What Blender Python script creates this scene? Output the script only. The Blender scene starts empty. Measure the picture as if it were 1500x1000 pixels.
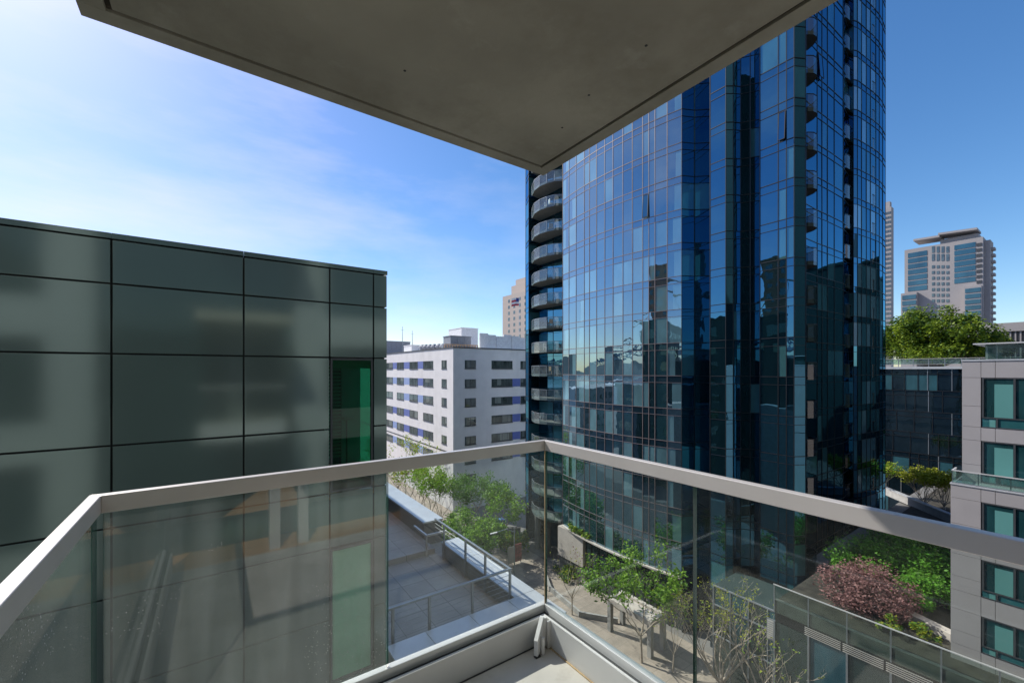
import bpy, math, random
from mathutils import Vector, Matrix
R = math.radians
S = bpy.context.scene
COL = S.collection

# ------------------------------------------------------------------ camera / sky / sun / exposure
F = 615.0; CXP = 750.0; HZ = 543.0            # focal length in photo pixels, centre column, horizon row
SA, CA = 0.57735, 0.81650                     # camera looks along (SA, CA): world axes follow the street grid
cam = bpy.data.cameras.new('camera'); co = bpy.data.objects.new('camera', cam); COL.objects.link(co)
cam.sensor_width = 36; cam.lens = 36 * F / 1500; cam.shift_y = 43 / 1500
cam.clip_start = 0.02; cam.clip_end = 6000
co.rotation_euler = (R(90), 0, -math.atan2(SA, CA)); co.location = (0, 0, 0)
S.camera = co
SUN = Vector((-0.43, 1.0, 0.98)).normalized()  # towards the sun
ELEV = math.asin(SUN.z); AZ = math.atan2(SUN.x, SUN.y)
w = bpy.data.worlds.new('World'); S.world = w; w.use_nodes = True
nt = w.node_tree; bg = nt.nodes['Background']
sky = nt.nodes.new('ShaderNodeTexSky'); sky.sky_type = 'NISHITA'; sky.sun_disc = False
sky.sun_elevation = ELEV; sky.sun_rotation = AZ; sky.altitude = 0; sky.air_density = 1.0; sky.dust_density = .5; sky.ozone_density = 3.0
tc = nt.nodes.new('ShaderNodeTexCoord'); mp = nt.nodes.new('ShaderNodeMapping'); mp.inputs['Scale'].default_value = (1.2, 2.4, 5.0)
mp.inputs['Rotation'].default_value = (0.2, 0.1, 0.6)
ns = nt.nodes.new('ShaderNodeTexNoise'); ns.inputs['Scale'].default_value = 1.3; ns.inputs['Detail'].default_value = 7; ns.inputs['Roughness'].default_value = .58
cr = nt.nodes.new('ShaderNodeValToRGB'); cr.color_ramp.elements[0].position = .44; cr.color_ramp.elements[0].color = (0, 0, 0, 1)
cr.color_ramp.elements[1].position = .95; cr.color_ramp.elements[1].color = (.75, .75, .75, 1)
mxs = nt.nodes.new('ShaderNodeMixRGB'); mxs.inputs[2].default_value = (6.6, 6.4, 7.0, 1)
nt.links.new(tc.outputs['Generated'], mp.inputs[0]); nt.links.new(mp.outputs[0], ns.inputs['Vector'])
nt.links.new(ns.outputs['Fac'], cr.inputs[0]); sxy = nt.nodes.new('ShaderNodeSeparateXYZ'); nt.links.new(tc.outputs['Generated'], sxy.inputs[0])
mrx = nt.nodes.new('ShaderNodeMapRange'); mrx.inputs[1].default_value = .75; mrx.inputs[2].default_value = .2; nt.links.new(sxy.outputs['X'], mrx.inputs[0])
muc = nt.nodes.new('ShaderNodeMath'); muc.operation = 'MULTIPLY'; nt.links.new(cr.outputs[0], muc.inputs[0]); nt.links.new(mrx.outputs[0], muc.inputs[1]); nt.links.new(muc.outputs[0], mxs.inputs[0]); hs = nt.nodes.new('ShaderNodeHueSaturation'); hs.inputs['Saturation'].default_value = 1.24; hs.inputs['Hue'].default_value = .502; nt.links.new(sky.outputs[0], hs.inputs['Color']); nt.links.new(hs.outputs[0], mxs.inputs[1])
tnt = nt.nodes.new('ShaderNodeMixRGB'); tnt.blend_type = 'MULTIPLY'; tnt.inputs[2].default_value = (.93, .89, .95, 1); nt.links.new(mrx.outputs[0], tnt.inputs[0]); nt.links.new(mxs.outputs[0], tnt.inputs[1])
nt.links.new(tnt.outputs[0], bg.inputs[0]); bg.inputs[1].default_value = 0.15
sl = bpy.data.lights.new('sun', 'SUN'); sl.energy = 5.0; sl.angle = R(.5); sl.color = (1, .95, .88)
so = bpy.data.objects.new('sun', sl); COL.objects.link(so); so.rotation_euler = SUN.to_track_quat('Z', 'Y').to_euler()
S.view_settings.view_transform = 'Standard'; S.view_settings.look = 'None'; S.view_settings.exposure = 0.25; S.view_settings.gamma = 1
S.cycles.use_denoising = True; S.cycles.max_bounces = 9; S.cycles.transparent_max_bounces = 24; S.cycles.glossy_bounces = 5
S.cycles.sample_clamp_indirect = 8; S.cycles.blur_glossy = .3

# ------------------------------------------------------------------ photo pixel -> world helpers
def ray(px, py=HZ):
    t = (px - CXP) / F
    return SA + CA * t, CA - SA * t, (HZ - py) / F
def PZ(px, py, z):
    a, b, c = ray(px, py); d = z / c; return Vector((a * d, b * d, z))
def PD(px, py, d):
    a, b, c = ray(px, py); return Vector((a * d, b * d, c * d))
def YX(px, X): a, b, c = ray(px); return X * b / a       # Y on plane X
def XY(px, Y): a, b, c = ray(px); return Y * a / b       # X on plane Y
def DX(px, X): return X / ray(px)[0]
def DY(px, Y): return Y / ray(px)[1]
def ZX(px, py, X): return (HZ - py) / F * DX(px, X)
def ZY(px, py, Y): return (HZ - py) / F * DY(px, Y)

# ------------------------------------------------------------------ materials
def nmat(name):
    m = bpy.data.materials.new(name); m.use_nodes = True
    n = m.node_tree; n.nodes.clear(); out = n.nodes.new('ShaderNodeOutputMaterial')
    return m, n, out
def noisecol(n, base, var, scale, detail=4, stretch=(1, 1, 1), coord='Object'):
    tc = n.nodes.new('ShaderNodeTexCoord'); mp = n.nodes.new('ShaderNodeMapping'); mp.inputs['Scale'].default_value = stretch
    t = n.nodes.new('ShaderNodeTexNoise'); t.inputs['Scale'].default_value = scale; t.inputs['Detail'].default_value = detail
    n.links.new(tc.outputs[coord], mp.inputs[0]); n.links.new(mp.outputs[0], t.inputs['Vector'])
    mr = n.nodes.new('ShaderNodeMapRange'); mr.inputs[1].default_value = .3; mr.inputs[2].default_value = .7
    n.links.new(t.outputs['Fac'], mr.inputs[0])
    mx = n.nodes.new('ShaderNodeMixRGB')
    mx.inputs[1].default_value = (*[max(0, c * (1 - var)) for c in base], 1); mx.inputs[2].default_value = (*[min(1, c * (1 + var)) for c in base], 1)
    n.links.new(mr.outputs[0], mx.inputs[0])
    return mx, t
def mat(name, base, rough=.6, metal=0., var=.12, scale=3., bump=0., stretch=(1, 1, 1), spec=.5, bscale=None):
    m, n, out = nmat(name); p = n.nodes.new('ShaderNodeBsdfPrincipled')
    mx, t = noisecol(n, base, var, scale, 5, stretch)
    n.links.new(mx.outputs[0], p.inputs['Base Color']); p.inputs['Roughness'].default_value = rough; p.inputs['Metallic'].default_value = metal
    p.inputs['Specular IOR Level'].default_value = spec
    if bump:
        b = n.nodes.new('ShaderNodeBump'); b.inputs['Strength'].default_value = 1; b.inputs['Distance'].default_value = bump
        src = t
        if bscale:
            src = n.nodes.new('ShaderNodeTexNoise'); src.inputs['Scale'].default_value = bscale; src.inputs['Detail'].default_value = 3
            tc = n.nodes.new('ShaderNodeTexCoord'); n.links.new(tc.outputs['Object'], src.inputs['Vector'])
        n.links.new(src.outputs['Fac'], b.inputs['Height']); n.links.new(b.outputs[0], p.inputs['Normal'])
    n.links.new(p.outputs[0], out.inputs[0]); return m
def schlick(n, f0, normal=None, power=5.0):
    lw = n.nodes.new('ShaderNodeLayerWeight'); lw.inputs['Blend'].default_value = .5
    if normal: n.links.new(normal, lw.inputs['Normal'])
    pw = n.nodes.new('ShaderNodeMath'); pw.operation = 'POWER'; n.links.new(lw.outputs['Facing'], pw.inputs[0]); pw.inputs[1].default_value = power
    ma = n.nodes.new('ShaderNodeMath'); ma.operation = 'MULTIPLY_ADD'; n.links.new(pw.outputs[0], ma.inputs[0]); ma.inputs[1].default_value = 1 - f0; ma.inputs[2].default_value = f0
    return ma.outputs[0]
def facade_glass(name, base, tint, f0, var=.35, wob=.004, rough=.0, vscale=.6):
    """opaque coated glass: dim room behind plus a tinted mirror, slightly wavy like real panes"""
    m, n, out = nmat(name)
    mx, t = noisecol(n, base, var, vscale, 3, (1, 1, .5))
    d = n.nodes.new('ShaderNodeBsdfDiffuse'); n.links.new(mx.outputs[0], d.inputs[0])
    g = n.nodes.new('ShaderNodeBsdfGlossy'); g.inputs['Color'].default_value = (*tint, 1); g.inputs['Roughness'].default_value = rough
    b = n.nodes.new('ShaderNodeBump'); b.inputs['Distance'].default_value = wob; b.inputs['Strength'].default_value = 1
    tn = n.nodes.new('ShaderNodeTexNoise'); tn.inputs['Scale'].default_value = .9; tn.inputs['Detail'].default_value = 1.5
    tc = n.nodes.new('ShaderNodeTexCoord'); n.links.new(tc.outputs['Object'], tn.inputs['Vector']); n.links.new(tn.outputs['Fac'], b.inputs['Height'])
    n.links.new(b.outputs[0], g.inputs['Normal'])
    s = n.nodes.new('ShaderNodeMixShader'); n.links.new(schlick(n, f0), s.inputs[0]); n.links.new(d.outputs[0], s.inputs[1]); n.links.new(g.outputs[0], s.inputs[2])
    n.links.new(s.outputs[0], out.inputs[0]); return m
def clear_glass(name, tint, f0=.045, dirt=.05, dcol=(.8, .84, .82), streak=True, gt=(1, 1, 1)):
    m, n, out = nmat(name)
    tr = n.nodes.new('ShaderNodeBsdfTransparent'); tr.inputs[0].default_value = (*tint, 1)
    g = n.nodes.new('ShaderNodeBsdfGlossy'); g.inputs['Roughness'].default_value = 0; g.inputs['Color'].default_value = (*gt, 1)
    s = n.nodes.new('ShaderNodeMixShader'); n.links.new(schlick(n, f0), s.inputs[0]); n.links.new(tr.outputs[0], s.inputs[1]); n.links.new(g.outputs[0], s.inputs[2])
    if dirt:
        d = n.nodes.new('ShaderNodeBsdfDiffuse'); d.inputs[0].default_value = (*dcol, 1)
        tl = n.nodes.new('ShaderNodeBsdfTranslucent'); tl.inputs[0].default_value = (*dcol, 1)
        dm = n.nodes.new('ShaderNodeMixShader'); dm.inputs[0].default_value = .5; n.links.new(d.outputs[0], dm.inputs[1]); n.links.new(tl.outputs[0], dm.inputs[2])
        tc = n.nodes.new('ShaderNodeTexCoord'); mp = n.nodes.new('ShaderNodeMapping'); mp.inputs['Scale'].default_value = (9, 9, .7) if streak else (1, 1, 1)
        t = n.nodes.new('ShaderNodeTexNoise'); t.inputs['Scale'].default_value = 2.2; t.inputs['Detail'].default_value = 6
        n.links.new(tc.outputs['Object'], mp.inputs[0]); n.links.new(mp.outputs[0], t.inputs['Vector'])
        mr = n.nodes.new('ShaderNodeMapRange'); mr.inputs[1].default_value = .3; mr.inputs[2].default_value = .75; mr.inputs[3].default_value = dirt * .45; mr.inputs[4].default_value = dirt * 1.6
        n.links.new(t.outputs['Fac'], mr.inputs[0])
        s2 = n.nodes.new('ShaderNodeMixShader'); n.links.new(mr.outputs[0], s2.inputs[0]); n.links.new(s.outputs[0], s2.inputs[1]); n.links.new(dm.outputs[0], s2.inputs[2]); s = s2
    n.links.new(s.outputs[0], out.inputs[0]); return m
def add_specks(m):
    n = m.node_tree; o = [x for x in n.nodes if x.type == 'OUTPUT_MATERIAL'][0]; src = o.inputs[0].links[0].from_socket
    tc = n.nodes.new('ShaderNodeTexCoord'); v = n.nodes.new('ShaderNodeTexVoronoi'); v.inputs['Scale'].default_value = 70; n.links.new(tc.outputs['Object'], v.inputs['Vector'])
    t = n.nodes.new('ShaderNodeTexNoise'); t.inputs['Scale'].default_value = 3; n.links.new(tc.outputs['Object'], t.inputs['Vector'])
    r = n.nodes.new('ShaderNodeMapRange'); r.inputs[1].default_value = .10; r.inputs[2].default_value = .16; r.inputs[3].default_value = 1; r.inputs[4].default_value = 0; n.links.new(v.outputs['Distance'], r.inputs[0])
    r2 = n.nodes.new('ShaderNodeMapRange'); r2.inputs[1].default_value = .52; r2.inputs[2].default_value = .62; r2.inputs[4].default_value = .5; n.links.new(t.outputs['Fac'], r2.inputs[0])
    mu = n.nodes.new('ShaderNodeMath'); mu.operation = 'MULTIPLY'; n.links.new(r.outputs[0], mu.inputs[0]); n.links.new(r2.outputs[0], mu.inputs[1])
    d = n.nodes.new('ShaderNodeBsdfDiffuse'); d.inputs[0].default_value = (.8, .82, .8, 1)
    s = n.nodes.new('ShaderNodeMixShader'); n.links.new(mu.outputs[0], s.inputs[0]); n.links.new(src, s.inputs[1]); n.links.new(d.outputs[0], s.inputs[2]); n.links.new(s.outputs[0], o.inputs[0])
def leafmat(name, c1, c2, scale=1.2, trans=.35):
    m, n, out = nmat(name)
    mx, t = noisecol(n, (.5, .5, .5), 1, scale, 4)
    mx.inputs[1].default_value = (*c1, 1); mx.inputs[2].default_value = (*c2, 1)
    d = n.nodes.new('ShaderNodeBsdfPrincipled'); d.inputs['Roughness'].default_value = .55; d.inputs['Specular IOR Level'].default_value = .3
    n.links.new(mx.outputs[0], d.inputs['Base Color'])
    tl = n.nodes.new('ShaderNodeBsdfTranslucent'); n.links.new(mx.outputs[0], tl.inputs[0])
    s = n.nodes.new('ShaderNodeMixShader'); s.inputs[0].default_value = trans; n.links.new(d.outputs[0], s.inputs[1]); n.links.new(tl.outputs[0], s.inputs[2])
    n.links.new(s.outputs[0], out.inputs[0]); return m
def tile_mat(name, base, w_, h_, gap=.008, rough=.7, var=.1, axis='XY', mortar=.35, offset=0.):
    m, n, out = nmat(name); p = n.nodes.new('ShaderNodeBsdfPrincipled'); p.inputs['Roughness'].default_value = rough
    tc = n.nodes.new('ShaderNodeTexCoord'); b = n.nodes.new('ShaderNodeTexBrick'); b.offset = offset
    v = tc.outputs['Object']
    if axis != 'XY':
        sx = n.nodes.new('ShaderNodeSeparateXYZ'); cx = n.nodes.new('ShaderNodeCombineXYZ'); n.links.new(v, sx.inputs[0])
        n.links.new(sx.outputs[axis[0]], cx.inputs[0]); n.links.new(sx.outputs[axis[1]], cx.inputs[1]); v = cx.outputs[0]
    n.links.new(v, b.inputs['Vector'])
    b.inputs['Scale'].default_value = 1; b.inputs['Brick Width'].default_value = w_; b.inputs['Row Height'].default_value = h_
    b.inputs['Mortar Size'].default_value = gap; b.inputs['Mortar Smooth'].default_value = .1
    b.inputs['Color1'].default_value = (*[c * (1 - var) for c in base], 1); b.inputs['Color2'].default_value = (*[c * (1 + var) for c in base], 1)
    b.inputs['Mortar'].default_value = (*[c * mortar for c in base], 1)
    mx, t = noisecol(n, (.9, .9, .9), .11, 1.7, 6)
    mu = n.nodes.new('ShaderNodeMixRGB'); mu.blend_type = 'MULTIPLY'; mu.inputs[0].default_value = 1
    n.links.new(b.outputs['Color'], mu.inputs[1]); n.links.new(mx.outputs[0], mu.inputs[2]); n.links.new(mu.outputs[0], p.inputs['Base Color'])
    n.links.new(p.outputs[0], out.inputs[0]); return m

M = {}
M['soffit'] = mat('soffit_concrete', (.38, .355, .285), .85, 0, .2, 1.6, .0015, bscale=22)
def stain(m, col, scale, lo, hi, amt, stretch=(1, 1, 1)):
    n = m.node_tree; p = [x for x in n.nodes if x.type == 'BSDF_PRINCIPLED'][0]; src = p.inputs['Base Color'].links[0].from_socket
    tc = n.nodes.new('ShaderNodeTexCoord'); mp = n.nodes.new('ShaderNodeMapping'); mp.inputs['Scale'].default_value = stretch
    t = n.nodes.new('ShaderNodeTexNoise'); t.inputs['Scale'].default_value = scale; t.inputs['Detail'].default_value = 9; t.inputs['Roughness'].default_value = .65
    n.links.new(tc.outputs['Object'], mp.inputs[0]); n.links.new(mp.outputs[0], t.inputs['Vector'])
    r = n.nodes.new('ShaderNodeMapRange'); r.inputs[1].default_value = lo; r.inputs[2].default_value = hi; r.inputs[4].default_value = amt; n.links.new(t.outputs['Fac'], r.inputs[0])
    mx = n.nodes.new('ShaderNodeMixRGB'); mx.inputs[2].default_value = (*col, 1); n.links.new(r.outputs[0], mx.inputs[0]); n.links.new(src, mx.inputs[1]); n.links.new(mx.outputs[0], p.inputs['Base Color'])
M['grime'] = mat('groove_grime', (.06, .05, .038), .95, 0, .6, 9)
M['alu'] = mat('rail_aluminium', (.56, .53, .50), .38, .35, .05, 6)
M['alu_light'] = mat('shoe_aluminium', (.62, .61, .60), .42, .25, .06, 5)
M['kerb'] = mat('kerb_aluminium', (.56, .55, .54), .45, .2, .06, 3)
M['bfloor'] = mat('balcony_concrete', (.50, .47, .43), .8, 0, .2, 2.6, .001, bscale=30)
M['seal'] = mat('sealant_tan', (.42, .30, .17), .8, 0, .3, 14)
M['rubber_shade'] = mat('rubber_and_channel_shade', (.035, .037, .04), .6)  # real rubber, and the painted shade of the shoe channel
M['railglass'] = clear_glass('rail_glass', (.90, .935, .915), .032, .006)
M['clearguard'] = clear_glass('clear_balustrade_glass', (.78, .86, .82), .04, 0)
M['dirtyglass'] = clear_glass('dusty_rail_glass', (.885, .925, .90), .055, .03)
add_specks(M['dirtyglass'])
M['edgeglass'] = mat('glass_edge_green', (.015, .07, .05), .15, 0, .3, 8)
M['panel'] = mat('grey_green_metal_panel', (.185, .24, .222), .115, .55, .05, .5, .0025, bscale=.8)
M['sidepanel'] = mat('darkened_side_panel', (.05, .055, .055), .6)  # unseen side, colour darkened so its reflection in the tower stays dark
M['panelgap'] = mat('panel_gap_black', (.008, .009, .009), .8)
M['greenglass'] = clear_glass('green_window_glass', (.12, .48, .33), .035, .02, (.2, .5, .38), False)
M['palegreen'] = clear_glass('pale_green_window_glass', (.80, .95, .88), .035, .02, (.2, .5, .38), False)
M['paleblind'] = mat('pale_roller_blind', (.55, .62, .56), .8, 0, .05, 3)
M['roomdark'] = mat('dim_room_wall', (.16, .17, .16), .8)
M['white'] = mat('white_painted_metal', (.72, .71, .70), .5)
M['coping'] = mat('light_metal_coping', (.60, .61, .62), .35, .35, .06, 2)
M['terrace'] = tile_mat('terrace_pavers', (.40, .385, .37), .6, .6, .006, .55)
M['rwall'] = mat('terrace_render_wall', (.34, .33, .31), .8, 0, .15, 2)
M['steel'] = mat('galvanised_steel', (.32, .34, .36), .4, .6, .08, 8)
M['wwall'] = mat('white_render', (.76, .73, .71), .85, 0, .05, .6)
M['blue_a'] = mat('blue_spandrel_deep', (.12, .16, .42), .5, 0, .06, 2)
M['blue_b'] = mat('blue_spandrel_pale', (.28, .37, .62), .5, 0, .06, 2)
M['winframe'] = mat('dark_window_frame', (.05, .055, .06), .5)
M['winglass'] = facade_glass('window_glass_grey', (.07, .085, .08), (.8, .9, .9), .14, .6, .002, .0, .9)
M['paleblindglass'] = facade_glass('pale_blind_behind_glass', (.20, .22, .20), (.8, .9, .9), .12, .2, .002)
M['tg_dark'] = facade_glass('tower_glass_dark', (.008, .024, .03), (.56, .82, 1.0), .36)
M['tg_mid'] = facade_glass('tower_glass_mid', (.015, .05, .06), (.56, .82, 1.0), .36)
M['tg_curt'] = facade_glass('tower_glass_curtain', (.12, .235, .26), (.56, .82, 1.0), .32, .2)
M['tg_span'] = facade_glass('tower_glass_spandrel', (.012, .03, .042), (.54, .80, 1.0), .36, .2)
M['cg_dark'] = facade_glass('bay_glass_dark', (.003, .010, .011), (.21, .60, .92), .29)
M['cg_curt'] = facade_glass('bay_glass_curtain', (.05, .14, .145), (.21, .60, .92), .24, .2)
M['tg_north'] = facade_glass('north_side_glass', (.02, .05, .06), (.85, .92, .95), .6, .3, .006, .2)
M['mull_w'] = mat('bronze_mullion', (.22, .17, .16), .45, .3)
M['mull_d'] = mat('black_mullion', (.012, .013, .015), .4)
M['tconc'] = mat('balcony_slab_concrete', (.20, .195, .18), .8)
M['tguard'] = clear_glass('balcony_guard_glass', (.60, .74, .70), .10, .09, (.55, .68, .68), False)
M['nwguard'] = clear_glass('pale_balcony_guard', (.62, .76, .75), .12, .16, (.62, .75, .76), False)
M['bslab'] = mat('dark_balcony_slab', (.055, .05, .045), .8)
M['bguard'] = clear_glass('blue_balcony_guard', (.30, .46, .52), .12, 0)
M['stone'] = mat('pale_stone', (.52, .46, .41), .8, 0, .1, 1.5)
M['darkstone'] = mat('grey_stone', (.16, .155, .145), .7, 0, .2, 1.2)
M['gpanel'] = mat('grey_aluminium_cladding', (.40, .375, .37), .5, .15, .05, .8)
M['teal'] = facade_glass('teal_window_glass', (.012, .05, .055), (.75, .95, .95), .10, .5, .002)
M['tealblind'] = facade_glass('teal_blind_glass', (.12, .31, .29), (.75, .95, .95), .07, .06, .002)
M['tealdark'] = facade_glass('teal_transom_glass', (.03, .13, .14), (.75, .95, .95), .10, .3, .002)
M['lowglass'] = facade_glass('dark_low_glass', (.006, .012, .016), (.35, .55, .75), .12, .5, .006)
M['lowcurt'] = facade_glass('dark_low_glass_curtain', (.03, .09, .11), (.35, .55, .75), .10, .3, .006)
M['ftconc'] = mat('far_tower_concrete', (.34, .315, .305), .85, 0, .06, .1)
M['ftglass'] = facade_glass('far_tower_glass', (.02, .065, .085), (.6, .85, .95), .14, .5, .0, .05, .15)
M['charc'] = mat('charcoal_cladding', (.022, .045, .043), .6)
M['tan'] = mat('tan_tower_render', (.45, .38, .33), .85)
M['greyroof'] = mat('grey_roof', (.22, .22, .22), .9)
M['equip'] = mat('rooftop_equipment', (.22, .24, .27), .6)
M['equipl'] = mat('rooftop_white_screen', (.66, .66, .66), .7)
M['wood'] = mat('raw_timber', (.40, .27, .16), .8)
M['ground'] = mat('city_ground', (.17, .16, .15), .9, 0, .25, .12)
M['asphalt'] = mat('asphalt', (.06, .06, .062), .9, 0, .2, .8)
M['paving'] = tile_mat('plaza_paving', (.37, .31, .255), 1.2, 1.2, .03, .85, .12, 'XY', .75)
M['soil'] = mat('dark_soil', (.045, .04, .03), .95, 0, .5, 1.5, .02)
M['grass'] = leafmat('grass_blades', (.05, .11, .02), (.10, .19, .04), 1.5)
M['bark'] = mat('pale_bark', (.42, .35, .28), .9, 0, .3, 6)
M['barkd'] = mat('dark_bark', (.10, .075, .055), .9, 0, .3, 6)
M['leaf_fresh'] = leafmat('fresh_green_leaves', (.12, .24, .02), (.32, .52, .05))
M['leaf_mid'] = leafmat('mid_green_leaves', (.06, .15, .015), (.16, .32, .035))
M['leaf_dark'] = leafmat('dark_green_leaves', (.02, .055, .012), (.05, .12, .025))
M['leaf_red'] = leafmat('red_maple_leaves', (.11, .04, .04), (.46, .25, .23), 2.5)
M['leaf_yel'] = leafmat('yellow_green_leaves', (.22, .26, .015), (.46, .48, .035))
M['leaf_roof'] = leafmat('roof_tree_leaves', (.06, .125, .012), (.31, .40, .03), .35)
M['leaf_gar'] = leafmat('garden_shrub_leaves', (.05, .17, .015), (.17, .42, .03), 1.)
M['redsign'] = mat('red_mural_print', (.30, .09, .075), .7, 0, .6, 2.5)
M['bluebin'] = mat('blue_plastic', (.05, .14, .42), .5)
M['flag_r'] = mat('flag_red', (.5, .06, .08), .8); M['flag_b'] = mat('flag_blue', (.05, .07, .25), .8)
M['hill'] = mat('far_hills', (.10, .12, .12), 1, 0, .3, .004)
M['water'] = mat('bay_water', (.03, .06, .08), .12, 0, .2, .02)
M['bridge'] = mat('bridge_steel', (.30, .33, .35), .6)
M['orange'] = mat('orange_brick', (.42, .20, .11), .85, 0, .15, .3)
M['purple'] = mat('mauve_render', (.15, .145, .175), .85)
M['floorwood'] = mat('warm_oak_floor', (.48, .26, .10), .45, 0, .2, 3, stretch=(1, 8, 1))
M['ownglass'] = facade_glass('own_window_glass', (.02, .035, .035), (.8, .95, .9), .10, .4, .003)
M['ownpanel'] = mat('own_light_panel', (.36, .38, .37), .55, 0, .06, .5)

stain(M['soffit'], (.20, .18, .13), 2.3, .48, .72, .55); stain(M['soffit'], (.55, .53, .46), 5.0, .58, .75, .35); stain(M['bfloor'], (.26, .22, .17), 4.0, .5, .72, .6); stain(M['kerb'], (.33, .31, .28), 3.0, .55, .8, .35, (1, 1, 3))
stain(M['paving'], (.17, .15, .125), .35, .48, .7, .6); stain(M['terrace'], (.22, .21, .2), .9, .45, .7, .6); stain(M['wwall'], (.50, .47, .44), .25, .52, .75, .35, (1, 1, .25)); stain(M['coping'], (.42, .42, .42), 1.5, .5, .75, .4)

# ------------------------------------------------------------------ mesh collector
class MB:
    def __init__(s): s.v = []; s.f = []; s.m = []; s.mats = []
    def mi(s, m):
        if m not in s.mats: s.mats.append(m)
        return s.mats.index(m)
    def face(s, pts, m):
        i = len(s.v); s.v += [tuple(p) for p in pts]; s.f.append(tuple(range(i, i + len(pts)))); s.m.append(s.mi(m))
    def box(s, x0, y0, z0, x1, y1, z1, m):
        x0, x1 = min(x0, x1), max(x0, x1); y0, y1 = min(y0, y1), max(y0, y1); z0, z1 = min(z0, z1), max(z0, z1)
        i = len(s.v)
        s.v += [(x0, y0, z0), (x1, y0, z0), (x1, y1, z0), (x0, y1, z0), (x0, y0, z1), (x1, y0, z1), (x1, y1, z1), (x0, y1, z1)]
        k = s.mi(m)
        for q in ((0, 3, 2, 1), (4, 5, 6, 7), (0, 1, 5, 4), (1, 2, 6, 5), (2, 3, 7, 6), (3, 0, 4, 7)):
            s.f.append(tuple(i + a for a in q)); s.m.append(k)
        return s
    def bar(s, a, b, wd, ht, m):
        """box bar from a to b (any direction), wd across, ht up"""
        a, b = Vector(a), Vector(b); d = (b - a).normalized()
        up = Vector((0, 0, 1)) if abs(d.z) < .95 else Vector((1, 0, 0))
        sd = d.cross(up).normalized(); up = sd.cross(d)
        i = len(s.v); k = s.mi(m)
        for p in (a, b):
            for u, v in ((-1, -1), (1, -1), (1, 1), (-1, 1)): s.v.append(tuple(p + sd * u * wd / 2 + up * v * ht / 2))
        for q in ((0, 1, 2, 3), (7, 6, 5, 4), (0, 4, 5, 1), (1, 5, 6, 2), (2, 6, 7, 3), (3, 7, 4, 0)):
            s.f.append(tuple(i + x for x in q)); s.m.append(k)
    def tube(s, pts, rads, m, n=6):
        pts = [Vector(p) for p in pts]; k = s.mi(m); base = len(s.v)
        for j, p in enumerate(pts):
            d = (pts[min(j + 1, len(pts) - 1)] - pts[max(j - 1, 0)]).normalized()
            up = Vector((0, 0, 1)) if abs(d.z) < .9 else Vector((1, 0, 0))
            a = d.cross(up).normalized(); b = d.cross(a)
            for q in range(n):
                an = 2 * math.pi * q / n; s.v.append(tuple(p + (a * math.cos(an) + b * math.sin(an)) * rads[j]))
        for j in range(len(pts) - 1):
            for q in range(n):
                s.f.append((base + j * n + q, base + j * n + (q + 1) % n, base + (j + 1) * n + (q + 1) % n, base + (j + 1) * n + q)); s.m.append(k)
        s.f.append(tuple(base + q for q in range(n))[::-1]); s.m.append(k)
        s.f.append(tuple(base + (len(pts) - 1) * n + q for q in range(n))); s.m.append(k)
    def prism(s, poly, z0, z1, m, mtop=None, mbot=None):
        n = len(poly); i = len(s.v)
        s.v += [(p[0], p[1], z0) for p in poly] + [(p[0], p[1], z1) for p in poly]
        k = s.mi(m)
        for q in range(n): s.f.append((i + q, i + (q + 1) % n, i + n + (q + 1) % n, i + n + q)); s.m.append(k)
        s.f.append(tuple(i + n + q for q in range(n))); s.m.append(s.mi(mtop or m))
        s.f.append(tuple(i + q for q in range(n))[::-1]); s.m.append(s.mi(mbot or m))
    def build(s, name, parent=None, loc=None, bevel=0, smooth=False):
        me = bpy.data.meshes.new(name); me.from_pydata(s.v, [], s.f)
        for m in s.mats: me.materials.append(M[m])
        me.polygons.foreach_set('material_index', s.m)
        if smooth: me.polygons.foreach_set('use_smooth', [True] * len(s.f))
        me.update()
        o = bpy.data.objects.new(name, me); COL.objects.link(o)
        if parent: o.parent = parent
        if loc: o.location = loc
        if bevel:
            b = o.modifiers.new('bevel', 'BEVEL'); b.width = bevel; b.segments = 2; b.limit_method = 'ANGLE'
        return o
def recalc(o):
    import bmesh
    bm = bmesh.new(); bm.from_mesh(o.data); bmesh.ops.recalc_face_normals(bm, faces=bm.faces); bm.to_mesh(o.data); bm.free(); return o
def tag(o, label, cat, group=None, kind=None):
    o['label'] = label; o['category'] = cat
    if group: o['group'] = group
    if kind: o['kind'] = kind
    return o
def thing(name, label, cat, group=None, loc=(0, 0, 0)):
    o = bpy.data.objects.new(name, None); COL.objects.link(o); o.location = loc; o.empty_display_size = .2
    return tag(o, label, cat, group)
def struct(o, label=None, cat=None):
    o['kind'] = 'structure'
    if label: o['label'] = label; o['category'] = cat
    return o
def B(name, parent, m, *boxes, bevel=0):
    mb = MB()
    for b in boxes: mb.box(*b, m)
    return mb.build(name, parent, bevel=bevel)

GZ = -23.5                                    # street level below the camera
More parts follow.
